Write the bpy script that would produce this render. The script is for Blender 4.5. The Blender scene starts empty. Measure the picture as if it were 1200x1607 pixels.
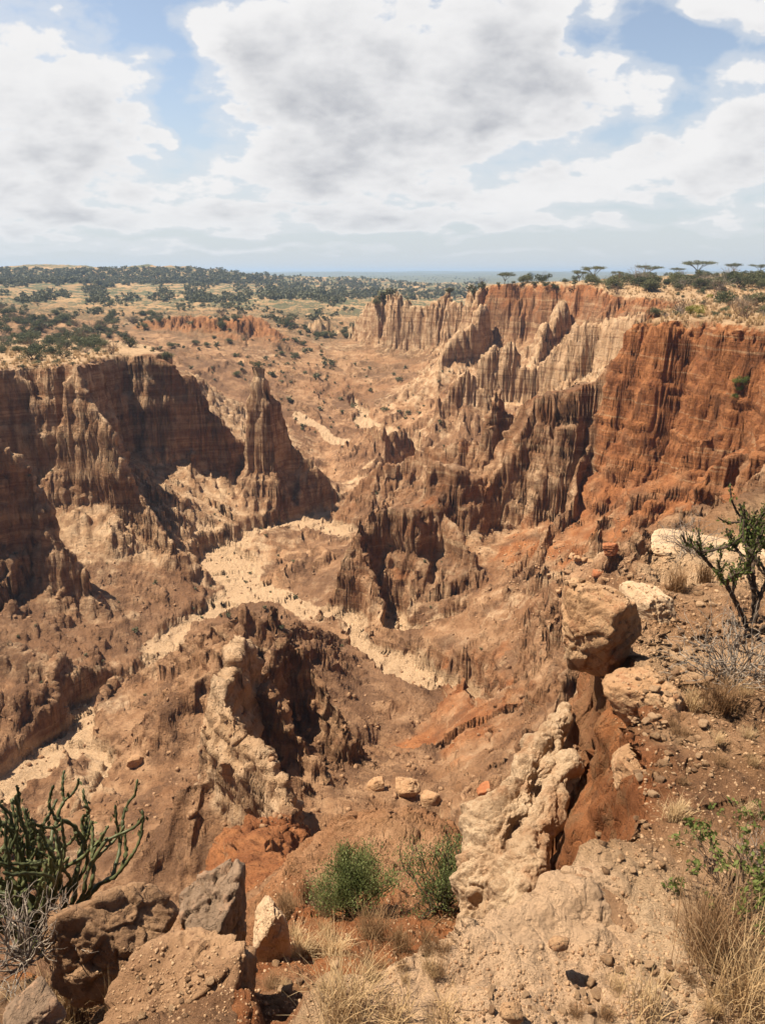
import bpy, bmesh, math, random, time
import numpy as np
T0 = time.time()
sc = bpy.context.scene
C = sc.collection
F32 = np.float32
rng = np.random.default_rng(7)
random.seed(7)

# ---------------------------------------------------------------- camera model (camera stands at the origin, looks along +Y, 18 deg down)
PITCH = math.radians(18.0); FPX = 1160.0
CP, SP = math.cos(PITCH), math.sin(PITCH)
def ray(px, py):
    a = (px - 600) / FPX; b = (803.5 - py) / FPX
    dy = CP + b * SP; dz = -SP + b * CP
    return a / dy, dz / dy
def W(px, py, Y):
    u, v = ray(px, py)
    return (u * Y, Y, v * Y)

# ---------------------------------------------------------------- noise (numpy Perlin)
_p = rng.permutation(256).astype(np.int32); PERM = np.concatenate([_p, _p])
_g = rng.uniform(0, 2 * math.pi, 256); G2 = np.stack([np.cos(_g), np.sin(_g)], 1).astype(F32)
_g3 = rng.normal(size=(256, 3)); G3 = (_g3 / np.linalg.norm(_g3, axis=1)[:, None]).astype(F32)
def _f(t): return t * t * t * (t * (t * 6 - 15) + 10)
def n2(x, y, seed=0):
    x = np.asarray(x, F32) + F32(seed * 17.13); y = np.asarray(y, F32) + F32(seed * 7.77)
    x, y = np.broadcast_arrays(x, y)
    xi = np.floor(x).astype(np.int32); yi = np.floor(y).astype(np.int32)
    xf = x - xi; yf = y - yi; xi &= 255; yi &= 255
    def g(ix, iy, dx, dy):
        h = PERM[PERM[ix & 255] + (iy & 255)]; v = G2[h]
        return v[..., 0] * dx + v[..., 1] * dy
    u = _f(xf); w = _f(yf)
    a = g(xi, yi, xf, yf); b = g(xi + 1, yi, xf - 1, yf); c = g(xi, yi + 1, xf, yf - 1); d = g(xi + 1, yi + 1, xf - 1, yf - 1)
    return (a + u * (b - a) + w * ((c + u * (d - c)) - (a + u * (b - a)))) * 1.5
def n3(x, y, z, seed=0):
    x = np.asarray(x, F32) + F32(seed * 17.13); y = np.asarray(y, F32) + F32(seed * 7.77); z = np.asarray(z, F32) + F32(seed * 3.31)
    xi = np.floor(x).astype(np.int32); yi = np.floor(y).astype(np.int32); zi = np.floor(z).astype(np.int32)
    xf = x - xi; yf = y - yi; zf = z - zi; xi &= 255; yi &= 255; zi &= 255
    u = _f(xf); v = _f(yf); w = _f(zf)
    def g(a, b, c):
        h = PERM[(PERM[(PERM[(xi + a) & 255] + yi + b) & 255] + zi + c) & 255]; q = G3[h]
        return q[..., 0] * (xf - a) + q[..., 1] * (yf - b) + q[..., 2] * (zf - c)
    def l(a, b, t): return a + t * (b - a)
    return l(l(l(g(0,0,0), g(1,0,0), u), l(g(0,1,0), g(1,1,0), u), v), l(l(g(0,0,1), g(1,0,1), u), l(g(0,1,1), g(1,1,1), u), v), w) * 1.5
def fbm2(x, y, o=4, seed=0, g=.5):
    s = 0; a = 1; f = 1
    for i in range(o):
        s = s + a * n2(x * f, y * f, seed + i); a *= g; f *= 2.03
    return s
def ridge2(x, y, o=4, seed=0, g=.5):
    s = 0; a = 1; f = 1; w = 1
    for i in range(o):
        n = 1 - np.abs(n2(x * f, y * f, seed + i)) * 1.6; n = np.clip(n, 0, 1) ** 2 * w
        w = np.clip(n * 1.6, 0, 1); s = s + a * n; a *= g; f *= 2.07
    return s
def sst(a, b, x):
    t = np.clip((x - a) / (b - a), 0, 1); return t * t * (3 - 2 * t)
def smax(a, b, k):
    h = np.clip(.5 + .5 * (a - b) / k, 0, 1); return b + (a - b) * h + k * h * (1 - h)

# ---------------------------------------------------------------- base surface: control points (px, py, distance)
CPS = [(640,735,161),(480,825,121),(350,870,108),(440,950,89),(560,1050,72.6),(740,1130,63),(60,1230,53),(250,1060,71),
 (760,1190,56),(620,1150,60),(500,1150,58),(450,1250,48),(640,1250,48),(300,1250,46),(200,1300,42),(100,1330,38),(350,1380,32),(0,1400,30),
 (100,1150,57),(0,1100,60),(100,1000,72),(0,950,75),(200,930,88),(130,880,92),(250,830,103),(0,850,92),(-200,1200,45),(-200,950,70),(-300,1500,22),
 (430,760,128),(520,780,135),(560,700,160),(500,650,172),(400,620,180),(340,590,180),(340,550,205),(300,530,230),(250,510,250),
 (100,530,190),(0,545,160),(-200,560,150),(100,490,280),(100,460,450),(200,440,650),(200,419,850),(80,423,830),(0,425,800),(-300,426,800),(400,436,800),(300,422,830),
 (550,452,750),(450,500,280),(450,540,230),(560,500,330),(600,470,500),(700,450,1500),(650,436,3000),(600,427,5000),(750,428,5000),(300,434,3500),
 (0,436,3500),(900,428,5000),(1300,428,5000),(-400,428,5000),(620,480,400),(690,465,700),
 (560,620,190),(620,580,205),(680,560,215),(700,600,185),(650,650,165),(720,680,140),(760,600,170),(830,600,165),(700,760,120),(620,700,145),
 (850,905,66),(950,850,68),(1050,825,52),(1050,860,38),(900,925,48),(880,1010,42),(830,1000,55),(760,1050,62),(880,1080,38),
 (1150,750,35),(780,1180,46),(740,1230,46),(700,1380,25),(1300,700,30),(560,1330,36),(420,1450,22)]
_cp = np.array([W(*c) for c in CPS]); 
_extra = np.array([(0,14,-26),(3,10,-22),(6,20,-22),(-6,16,-26),(-12,22,-30),(-8,10,-22),(0,3,-12),(4,3,-10),(-4,3,-14),(9,20,-12),(20,8,-6),(-30,10,-20),(0,-10,-8),(60,300,-22),(150,300,-22),(400,1000,-22),(-60,60,-30)], float)
_cp = np.concatenate([_cp, _extra])
def _pol(x, y): return np.arctan2(x, y), .5 * np.log(x * x + y * y + 1e-6)
_ct, _cr = _pol(_cp[:, 0], _cp[:, 1])
def _phi(d): return d
_D = np.hypot(_ct[:, None] - _ct[None], _cr[:, None] - _cr[None])
_n = len(_cp); _A = np.zeros((_n + 1, _n + 1)); _A[:_n, :_n] = _phi(_D) - 0.01 * np.eye(_n); _A[:_n, _n] = 1; _A[_n, :_n] = 1
_w = np.linalg.solve(_A, np.concatenate([_cp[:, 2], [0]]))
GT = np.linspace(-math.pi, math.pi, 721); GR = np.linspace(math.log(.3), math.log(9000), 420)
_gt, _gr = np.meshgrid(GT, GR, indexing='ij')
BG = np.full(_gt.shape, _w[_n])
for i in range(_n): BG += _w[i] * _phi(np.hypot(_gt - _ct[i], _gr - _cr[i]))
for _ in range(6):   # soften the cone points
    BG[1:-1, 1:-1] = (BG[1:-1, 1:-1] * 2 + BG[:-2, 1:-1] + BG[2:, 1:-1] + BG[1:-1, :-2] + BG[1:-1, 2:]) / 6
def base(x, y):
    t, r = _pol(x, y)
    ti = np.clip((t - GT[0]) / (GT[1] - GT[0]), 0, len(GT) - 1.001); ri = np.clip((r - GR[0]) / (GR[1] - GR[0]), 0, len(GR) - 1.001)
    a = ti.astype(int); b = ri.astype(int); fa = ti - a; fb = ri - b
    return (BG[a, b] * (1 - fa) * (1 - fb) + BG[a + 1, b] * fa * (1 - fb) + BG[a, b + 1] * (1 - fa) * fb + BG[a + 1, b + 1] * fa * fb)

# ---------------------------------------------------------------- ridges, fins, plateaus
def segdist(x, y, P):
    """nearest point on polyline P (k,3+): distance, arc position, interpolated extra columns, side"""
    best = np.full(x.shape, 1e9, F32); S = np.zeros(x.shape, F32); E = [np.zeros(x.shape, F32) for _ in range(P.shape[1] - 2)]; side = np.zeros(x.shape, F32)
    acc = 0.
    for i in range(len(P) - 1):
        a, b = P[i], P[i + 1]; dx, dy = b[0] - a[0], b[1] - a[1]; L = math.hypot(dx, dy) + 1e-9
        t = np.clip(((x - a[0]) * dx + (y - a[1]) * dy) / (L * L), 0, 1)
        ex = x - a[0] - t * dx; ey = y - a[1] - t * dy; d = np.hypot(ex, ey); m = d < best
        best = np.where(m, d, best); S = np.where(m, acc + t * L, S); side = np.where(m, np.sign(dx * ey - dy * ex), side)
        for k in range(len(E)): E[k] = np.where(m, a[2 + k] + t * (b[2 + k] - a[2 + k]), E[k])
        acc += L
    return best, S, E, side
def inside(x, y, P):
    c = np.zeros(x.shape, bool); n = len(P)
    for i in range(n):
        x1, y1 = P[i][:2]; x2, y2 = P[(i + 1) % n][:2]
        m = ((y1 > y) != (y2 > y)) & (x < (x2 - x1) * (y - y1) / (y2 - y1 + 1e-12) + x1)
        c ^= m
    return c
FEATS = []
def fin(name, pts, w=.6, cliff=8, steep=5, talus=1.0, jag=1.0, flute=.5, fl=3.0, red=0, pale=0, reach=60, k=.6, ledge=.0):
    P = np.array([W(*p[:3]) for p in pts]); P = np.column_stack([P, [p[3] if len(p) > 3 else cliff for p in pts]])
    P = np.column_stack([P, np.full(len(P), talus)])
    FEATS.append(dict(kind='fin', name=name, P=P, w=w, steep=steep, talus=talus, jag=jag, flute=flute, fl=fl, red=red, pale=pale, reach=reach, k=k, ledge=ledge))
def plateau(name, P, **kw):
    d = dict(kind='plateau', name=name, steep=5, talus=1.0, flute=1, fl=5, red=0, pale=0, reach=90, k=1.2, rise=.03, risemax=4, w=0, jag=.4, ledge=.0); d.update(kw); d['P'] = np.array([list(q) + [d['talus']] if len(q) == 4 else list(q) for q in P]); FEATS.append(d)

def wc(px, py, Y, cliff, ta=1.0): return list(W(px, py, Y)) + [cliff]
# left plateau (closed outline; last column = height of the vertical cliff band)
plateau('left', [wc(-500,600,95,15), wc(-300,596,98,15), wc(-100,585,101,16), wc(0,578,105,17), wc(60,577,107,17), wc(105,572,106,17), wc(128,572,104,16), wc(150,570,112,15),
                 wc(140,563,119,15), wc(185,560,124,15), wc(242,556,127,14), wc(262,552,134,9), wc(240,541,150,3), wc(150,530,180,2), wc(-100,530,180,2), wc(-600,530,180,2)],
        flute=1.2, fl=6.5, talus=.85, rise=.0, risemax=.5, red=.2, pale=.28)
# right plateau + the ground the camera stands on
RIM = [wc(745,449,215,13), wc(800,445,206,13), wc(870,446,196,13), wc(925,446,186,12), wc(955,464,162,9), wc(1045,468,146,7), wc(1062,474,128,8), wc(1015,496,104,12),
       wc(1003,505,90,18), wc(1040,503,84,18), wc(1085,503,82,18), wc(1125,507,76,15), wc(1205,513,70,12), [33.5,60,-5,7,1.5], [31,50,-5,5,1.7], [25,36,-4.6,4,1.8], [18.5,26,-4.4,3.5,1.9], [12,19,-4.3,3,2.2], [7.3,14.5,-4.4,2.6,2.4]]
T = 6
RIM += [[5.3,12.6,-4.45,3,3],[4.1,11,-4.3,3,4],[3.45,9.2,-4.05,4,T],[2.85,7.9,-3.75,4,T],[2.5,7.1,-3.7,4,T],[2.38,6.2,-3.5,4,T],[2.05,5.7,-3.4,4,T],[2.25,5.2,-3.25,4,T],[1.95,4.75,-3.1,4,T],[1.62,4.3,-3.0,4,T],[1.62,3.7,-2.9,3.5,T],[1.3,3.1,-2.75,2.5,T],[.95,2.75,-2.68,1.7,T],
        [.62,2.5,-2.66,1.4,3],[.35,2.35,-2.64,1.2,3],[.05,2.2,-2.66,.8,3],[-.25,2.1,-2.7,.5,3],[-.6,2.15,-2.95,.8,3],[-.75,2.7,-3.35,1.2,3],[-.95,3.1,-3.8,1.4,3],[-1.5,3.4,-4.1,1.4,3],[-2.4,3.7,-4.5,1.6,3],[-3.6,3.7,-4.6,1.8,3],[-6,2,-4.2,2,3],
        [-14,-12,-3,2],[-60,-60,-3,2],[300,-200,-2,2],[2500,600,0,2],[1500,1500,0,2],[400,900,-2,2],[150,420,-2,2],[70,270,-3,6]]
plateau('right', RIM, flute=2.0, fl=8, talus=1.15, rise=.026, risemax=6.0, red=.75, reach=110)
# the nearer fin at the left edge and the buttress of the left cliff
fin('left_fin', [(-160,690,80,12),(-60,682,84,12),(0,690,84,11),(35,722,84,10),(62,765,84,9),(88,825,83,6),(120,885,82,3)], w=.5, steep=4.5, talus=.9, jag=.8, flute=.7, red=.1, pale=.35)
fin('buttress', [(118,574,105,13),(150,628,103,12),(175,665,101,11),(190,700,100,9),(212,765,98,6),(262,850,94,1)], w=.4, steep=4, talus=.95, jag=.3, flute=.5, red=.12, pale=.36)
fin('left_ridge', [(235,557,127,14),(265,572,127,13),(290,592,127,12),(303,590,127,12),(322,616,127,11),(343,652,127,8),(366,684,127.5,5),(380,690,128,4),(410,710,128,4),(470,740,129,2),(520,770,130,0)], w=.5, steep=4.5, talus=.95, jag=.6, flute=.6, red=.35, pale=.15)
fin('pinnacle', [(401,574,126,17),(411,576,126,17),(420,612,126.5,13),(437,655,128,8),(455,695,128,4),(490,722,128.5,1)], w=.15, steep=6.0, talus=.95, jag=.25, flute=.35, fl=2.2, red=.12, pale=.42, k=.6)
# ridge that comes down from the right plateau
fin('right_ridge', [(1003,507,92,16),(985,542,92,16),(932,592,93,16),(872,615,94,15),(838,624,95,14),(822,650,94.5,12),(800,690,94,10),(768,735,93,7),(745,752,92,6),(725,736,92,8),(700,727,92,9),(690,780,90,6),(640,800,88,5.5),(577,806,86,6.5),(555,850,85,5),(512,935,84,2)],
    w=1.6, steep=3.6, talus=1.0, jag=.4, flute=.3, fl=7, red=.25, pale=.2)
fin('rib', [(950,640,92,9),(912,732,86,9),(895,785,83,6),(862,840,80,3),(800,905,76,1),(740,955,74,0)], w=.3, steep=3.5, talus=1.0, jag=.5, flute=.6, red=.15, pale=.2)
fin('spur_a', [(690,780,90,3),(720,850,84,2),(745,900,80,1),(700,975,77,0)], w=.2, steep=2.2, talus=.9, jag=.5, flute=.6, pale=.25)
fin('spur_b', [(1010,845,60,1),(930,905,58,1),(870,960,58,1),(790,1060,58,1),(715,1135,61,0)], w=.3, steep=1.8, talus=.75, jag=.8, flute=.6, red=.2)
fin('spur_c', [(960,1010,40,1),(900,1060,43,1),(850,1085,47,1),(770,1160,50,0)], w=.3, steep=1.8, talus=.8, jag=.8, flute=.6, red=.1, pale=.1)
# pale spires in front of the far plateau
fin('far_spires', [(478,524,262,3),(496,500,260,8),(505,512,260,7),(512,505,260,8),(530,520,258,6),(556,512,250,8)], w=.5, steep=4, talus=.7, jag=1.4, flute=1.2, pale=.7, red=.0, fl=3.5)
fin('far_towers', [(556,512,250,8),(580,478,238,14),(590,463,235,15),(600,470,235,15),(618,462,232,15),(632,461,230,15),(650,482,228,12),(668,478,226,12),(686,470,224,12),(703,462,222,13),(722,478,218,10),(748,452,214,12)], w=.8, steep=4.5, talus=.75, jag=1.6, flute=1.6, fl=4.5, pale=.42, red=.12)
fin('buttress_b', [(760,470,206,10),(745,505,196,8),(722,512,194,8),(705,535,190,5),(690,560,188,1)], w=.5, steep=4, talus=.8, jag=1.3, flute=1.2, pale=.5, red=.15)
fin('buttress_c', [(880,470,186,8),(868,500,176,7),(850,510,174,7),(845,540,168,3),(830,560,165,1)], w=.5, steep=4, talus=.8, jag=1.3, flute=1.2, pale=.5, red=.2)
fin('cream_fin', [(762,552,158,10),(772,540,158,11),(783,555,158,8),(797,532,157,12),(808,545,157,10),(815,572,156,7),(848,568,155,8),(872,538,152,9),(905,505,150,10),(950,500,146,9),(1000,490,135,8)], w=.5, steep=5, talus=.75, jag=1.2, flute=1.0, pale=.8, fl=3)
fin('cream_hoodoo', [(728,585,150,7),(736,574,150,9),(748,600,149,5),(775,632,147,2),(778,655,146,1)], w=.35, steep=3.6, talus=.7, jag=.5, flute=.5, pale=.75, k=.6)
fin('ribs_e', [(728,590,150,4),(690,622,149,3),(650,622,150,3),(630,645,151,2),(575,690,152,1)], w=.3, steep=2.6, talus=.7, jag=1., flute=1.2, pale=.25, fl=2.5)
fin('orange_hoodoos', [(845,640,108,9),(826,632,110,9),(808,648,110,8),(792,622,111,9),(778,618,111,9),(768,655,112,6),(760,690,112,3),(700,692,118,3),(640,715,124,2),(600,728,126,1)], w=.5, steep=4, talus=.85, jag=1.0, flute=.8, red=.25, pale=.25, fl=2.5)
fin('low_scarp', [(720,690,140,2),(660,690,146,2),(610,668,152,3),(560,660,160,2),(530,690,160,1)], w=.5, steep=3, talus=.6, jag=.8, flute=.9)
fin('red_scarp', [(235,505,240,2),(270,497,238,3.5),(330,498,236,4),(365,503,232,3),(395,495,236,4),(420,512,232,2)], w=3, steep=1.0, talus=.5, jag=1., flute=2.2, fl=5, red=1.0)
# fins standing in the middle of the gorge
fin('pale_fin', [(452,1290,27,2),(437,1200,30,6),(404,1170,31.5,9.5),(378,1150,32.5,11),(352,1110,34,12),(349,1070,36,12),(371,1020,39,12),(395,1008,40,11),(420,1062,41,7)], w=.2, steep=4.4, talus=1.3, jag=1.0, flute=.6, fl=2.2, pale=.75, k=.4, red=-.3)
fin('twin_fin', [(418,1062,41,5),(432,1030,43,7),(446,1014,44,8),(478,1034,44,8),(515,1092,43,6),(552,1142,42,4),(605,1205,41,1)], w=.25, steep=4.4, talus=1.2, jag=1.2, flute=.5, fl=2, pale=.15, red=.15, k=.5)
fin('low_fin', [(425,1080,39,5),(450,1125,38,5),(482,1180,37,4),(550,1226,37,2),(610,1265,38,0)], w=.3, steep=2.8, talus=1.1, jag=.9, flute=.5, fl=2, k=.5, red=.15)
fin('back_fin', [(388,957,61,5),(402,975,61,4),(430,949,62,6),(445,955,62,6),(466,1000,62,3),(510,1022,62,1)], w=.3, steep=3.5, talus=1.0, jag=1.0, flute=.5, fl=2, k=.5, red=.1)
fin('back_hump', [(388,965,61,1),(345,1020,58,0),(300,1075,56,0),(280,1100,55,0)], w=.8, steep=1.5, talus=.8, jag=.8, flute=.6)
fin('fin_foot', [(345,1165,35,1),(310,1240,38,0),(250,1300,40,0),(160,1330,40,0)], w=.6, steep=1.5, talus=.7, jag=.8, flute=.5)
fin('red_spur', [(455,1530,4.0,.3),(480,1490,5.0,.4),(545,1445,6.5,.5),(540,1405,8.2,.6),(450,1395,11,.6),(415,1375,15,.8),(402,1310,22,1),(440,1285,27,2)], w=.55, steep=1.6, talus=1.9, jag=.35, flute=.15, fl=1.2, red=.9, k=.5)
fin('basin', [(560,1590,3.1,.5),(585,1500,4.8,.6),(600,1430,6.4,.8),(610,1360,7.8,1)], w=1.15, steep=1.1, talus=1.6, jag=.3, flute=.25, fl=1.2, red=.35, pale=.2, k=.5)
# left floor: smooth hills and stepped benches
fin('left_hill', [(130,880,92,1),(220,905,90,1.5),(300,925,89,2.2),(388,938,89,2.5)], w=2.6, steep=2.2, talus=.35, jag=.6, flute=.7, fl=4, k=1.5)
fin('bench_a', [(-100,1010,66,1.2),(60,1035,65,1.4),(150,1045,65,1.6),(240,1038,68,1.2)], w=1.2, steep=1.6, talus=.45, jag=.6, flute=.7, pale=.3)
fin('bench_b', [(-100,1090,58,1.2),(60,1082,60,1.4),(180,1072,64,1.4)], w=1.0, steep=1.6, talus=.45, jag=.6, flute=.7)
fin('mid_island', [(520,860,100,1),(470,880,98,1.5),(420,905,96,1)], w=1.5, steep=1.5, talus=.45, jag=.8, flute=.8, pale=.1)
fin('mid_bank', [(700,1110,64,1),(640,1075,67,1),(590,1060,71,1)], w=1.0, steep=1.6, talus=.5, jag=.8, flute=.6)
fin('red_mound', [(735,1215,47,.5),(770,1225,46,.5)], w=2.2, steep=.8, talus=.6, jag=.4, flute=.3, red=.9)
fin('lumps', [(580,1225,46,1),(640,1205,49,1),(660,1250,47,1)], w=1.2, steep=1.4, talus=.7, jag=.9, flute=.7, fl=2)

# washes: sandy stream beds (x, y, z, half width)
def wl(*a): return np.array([list(W(p[0], p[1], p[2])) + [p[3]] for p in a])
WASH = [wl((560,640,190,1.5),(600,690,165,2.5),(655,735,158,3.2),(640,765,146,2.4),(560,800,130,2.2),(480,828,120,3.2),(390,850,112,4),(340,880,105,4.5),(400,925,94,3.8),(445,955,88,3),(520,985,82,2.6),(560,1040,73.5,2.5),(640,1085,68,2.6),(735,1125,63.5,2.6),(765,1185,56.5,2.2)),
        wl((400,940,92,4),(330,975,86,3.6),(262,1015,78,3.4),(245,1075,70,4.0),(190,1120,65,3.4),(140,1165,59.5,3.2),(60,1235,53,4.2),(-60,1290,47,4)),
        wl((600,980,84,1.2),(640,1000,80,2.6),(700,985,78,1.5)),
        wl((120,1225,54,.5),(150,1290,46,.5)),
        wl((545,850,114,1.2),(500,838,119,1.5)),
        wl((460,650,172,.8),(520,690,160,1.5),(600,705,158,2))]

PAINT = [W(px, py, Y)[:2] + (rad, dr, dp) for px, py, Y, rad, dr, dp in ((620,1520,2.35,.3,-.5,.6),(700,1505,2.35,.42,-.6,1.1),(790,1520,2.25,.42,-.6,1.2),(840,1480,2.4,.36,-.6,1.2),(870,1430,2.6,.25,-.6,.9),(950,1375,2.8,.3,-.4,.4),
    (1060,1150,4.4,.4,-.4,.5),(1090,1010,6.3,.7,-.3,.4),(1100,880,11,1.6,-.4,.5))] + [(5,15,6,-.55,.0),(8,24,9,-.4,.05),(3,25,9,-.3,0),(1.35,4.6,.95,.75,-.3),(1.6,5.6,.9,.6,-.2),(1.0,3.6,.5,.5,-.2),(-.7,5.2,.7,.4,0),(-2,14,5,.5,0)]
HARD = dict(right_ridge=.08, pinnacle=.15, left_ridge=.15, left=.18, pale_fin=.25, twin_fin=.4, low_fin=.4, right=.15, cream_hoodoo=.4, left_fin=.2, buttress=.2)
def H(x, y, full=False):
    x = x.astype(F32); y = y.astype(F32); r = np.hypot(x, y)
    wa = np.clip(r * .02, .03, 1.6)
    wf = 1 / np.clip(r * .09, .35, 7)
    X = x + wa * n2(x * .16, y * .16, 3) + .25 * np.clip(r * .02, .02, .8) * n2(x * .7, y * .7, 5)
    Y = y + wa * n2(x * .16, y * .16, 4) + .25 * np.clip(r * .02, .02, .8) * n2(x * .7, y * .7, 6)
    z = base(x, y)
    fade = sst(6, 35, r)
    # hummocky gullied floor
    gul = ridge2(x * .09 + .35 * n2(x * .05, y * .05, 20), y * .09, 4, 21) - .9
    gul2 = ridge2(x * .33, y * .33, 3, 27) - .8
    far = sst(240, 700, r)
    z = z + fade * (gul * 2.0 + gul2 * .45) * (1 - .75 * far) * (1 - .5 * sst(140, 200, r)) + far * (4.5 * fbm2(x / 160, y / 160, 4, 31) + 2.2 * (1 - sst(900, 1800, r)) * ridge2(x / 90, y / 90, 3, 36) + 9 * sst(1500, 4000, r) * fbm2(x / 700, y / 700, 3, 33))
    z = z - .15 * fade
    red = .12 + .25 * np.clip(fbm2(x * .03, y * .03, 3, 40) + .1, 0, 1); pale = .15 + .3 * np.clip(fbm2(x * .05, y * .05, 3, 44), 0, 1); fid = np.full(x.shape, -1, np.int16)
    top = np.zeros(x.shape, F32)
    hard = np.ones(x.shape, F32)
    for i, f in enumerate(FEATS):
        P = f['P']; m = (x > P[:, 0].min() - f['reach']) & (x < P[:, 0].max() + f['reach']) & (y > P[:, 1].min() - f['reach']) & (y < P[:, 1].max() + f['reach'])
        if f['kind'] == 'plateau': PP = np.vstack([P, P[:1]])
        else: PP = P
        if not m.any(): continue
        xm, ym = X[m], Y[m]; rm = r[m]
        d, s, (zt, cl, ta), side = segdist(xm, ym, PP)
        sc_ = np.clip(rm / 35, .16, 1)     # everything is finer near the camera
        fl_ = np.zeros(xm.shape, F32); gg = np.zeros(xm.shape, F32); gg2 = np.zeros(xm.shape, F32); gg3 = np.zeros(xm.shape, F32)
        for bi, (mul, wb) in enumerate(((1., sst(24, 45, rm)), (.4, sst(6, 14, rm) * (1 - sst(24, 45, rm))), (.14, 1 - sst(6, 14, rm)))):
            mm = wb > 0
            if not mm.any(): continue
            lam = f['fl'] * mul; q = s[mm] / lam; xa = xm[mm]; ya = ym[mm]; dm = d[mm] / mul; sd_ = side[mm]; S_ = 50 + i + bi * 31
            q = q + .3 * n2(xa / lam * .6, ya / lam * .6, S_ + 3)
            b0 = n2(q * .37, sd_ * 5.5 + dm * .015, S_); b1 = 1 - 2.3 * np.abs(n2(q * .8, sd_ * 3.5 + dm * .03, S_ + 1)); b2 = 1 - 2.3 * np.abs(n2(q * 2.1, sd_ * 2.5 + dm * .05, S_ + 2))
            b3 = 1 - 2.3 * np.abs(n2(xa / lam * 1.2, ya / lam * 1.2, S_ + 4)); b4 = n2(xa / lam * .45, ya / lam * .45, S_ + 5)
            md = np.clip(.55 + 1.3 * n2(q * .3, dm * .05, S_ + 6), .1, 1.2)
            fl_[mm] += wb[mm] * (1.0 * b0 + .9 * b4 + (.35 if f['kind'] == 'plateau' else .42) * b1 * md + .16 * b2 * md + .3 * b3)
            w2 = .35 * n2(xa / mul * .22, ya / mul * .22, 7)
            gg[mm] += wb[mm] * (1 - 1.9 * np.abs(n2(q * 1.0 + w2, sd_ * 3.3 + dm * .03, S_ + 7))); gg2[mm] += wb[mm] * (1 - 1.9 * np.abs(n2(q * 2.7 + w2 * 2, sd_ * 3.3 + dm * .06, S_ + 8))); gg3[mm] += wb[mm] * (1 - 2.2 * np.abs(n2(q * 7.5 + w2 * 3, sd_ * 3.3 + dm * .12, S_ + 9)))
        fl_ = fl_ * f['flute'] * sc_ * (.4 + .6 * sst(12, 30, rm)) * (1 if f['kind'] == 'plateau' else .7)
        if f['kind'] == 'plateau':
            ins = inside(xm, ym, P); sd = np.where(ins, -d, d)
            dd = sd - fl_ * np.clip(.35 + np.maximum(sd, 0) * .25 / sc_, 0, 1.5)
            tp = zt + np.where(ins, np.minimum(d * f['rise'], f['risemax']) , 0) + f['jag'] * np.where(ins, sst(0, 12, d), .2) * fbm2(xm * .12 / sc_, ym * .12 / sc_, 3, 11) * sc_
            dd = np.maximum(dd, -.0)
            dd = np.where(ins & (d > 3 * f['flute'] * sc_ + .5), 0, dd)
        else:
            jz = f['jag'] * np.clip(rm / 45, .3, 1.6) * (n2(s / (1.6 * sc_), 0 * s, 80 + i) * .9 + .5 * n2(s / (.6 * sc_), 0 * s, 81 + i) + .12 * n2(xm / sc_ * .8, ym / sc_ * .8, 82 + i))
            tp = zt + jz * .8
            dd = np.maximum(d - f['w'] * (1 + .5 * n2(s * .3, 0 * s, 83 + i)) - fl_ * np.clip(d * .4 / sc_, 0, 1.2), 0)
        cw = cl / f['steep']
        # cliff band, then talus with gullies deepening downhill
        bulge = np.clip(dd / (cw + 1e-3), 0, 1)
        ph = 1.5 * n2(xm * .05 / sc_, ym * .05 / sc_, 130 + i)
        stp = np.sin(6.2832 * (bulge * 2.6 + ph)) - np.sin(6.2832 * ph)
        cd = cl * np.clip(bulge * .8 + .2 * bulge ** 3 + .05 * stp * (1 - bulge), 0, 1)
        lo = np.maximum(dd - cw, 0)
        tal = lo * ta * (1 - .22 * sst(0, 18, lo))
        gd = sst(.2, 5, lo / sc_) * (1 - .55 * sst(12, 34, lo)) * sc_ * np.clip(f['flute'], .3, 1)
        hz = tp - cd - tal + gd * (1.4 * gg + sst(5, 16, rm) * (.6 * gg2 + .2 * gg3)) - .7 * gd
        fade_out = sst(f['reach'] * .7, f['reach'], d) * 60
        hz = hz - np.where(dd > 0, fade_out, 0)
        zz = z[m]; k = f['k'] * sc_
        new = smax(hz, zz, k)
        wgt = np.clip(.5 + .5 * (hz - zz) / (k + .4), 0, 1)
        if full:
            rd = red[m]; pl = pale[m]; depth = np.clip((tp - hz) / (cl + 4), 0, 1)
            rd = rd * (1 - wgt) + wgt * (f['red'] * np.where(rm > 125, .62, 1) * (1 - np.where(rm > 125, .95, .45) * depth) + .12); pl = pl * (1 - wgt) + wgt * (f['pale'] * (1 - .3 * depth) + .08 + (.22 * depth if f['name'] in ('right', 'right_ridge', 'left', 'left_ridge') else 0))
            red[m] = rd; pale[m] = pl
            ff = fid[m]; ff[(hz > zz) & (dd < cw + 1.2)] = i; ff[(hz > zz) & (dd < .05) & (f['kind'] == 'plateau')] = -1; ff[(hz > zz) & (dd >= cw + 1.2)] = -1; fid[m] = ff
            hh = hard[m]; hh = np.where((hz > zz), np.where(dd < cw + 3, HARD.get(f['name'], .45), 1), hh); hard[m] = hh
            if f['kind'] == 'plateau':
                if f['name'] == 'right': nr_ = 1 - sst(9, 20, rm); rd += wgt * nr_ * np.where(ins, -.72, -.25); pl += wgt * nr_ * np.where(ins, .22, .05); red[m] = rd; pale[m] = pl
                tt = top[m]; tt = np.maximum(tt, np.where(ins & (hz > zz), sst(.0, 1.5, d / sc_), 0) * sst(9, 20, rm)); top[m] = tt
            else:
                tt = top[m]; tt = np.where(hz > zz + .3, 0 * tt, tt); top[m] = tt
        z[m] = new
    # stepped rock plates and pits close to the camera, and local rock colours
    nr_ = 1 - sst(10, 22, r)
    m = nr_ > 0
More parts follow.
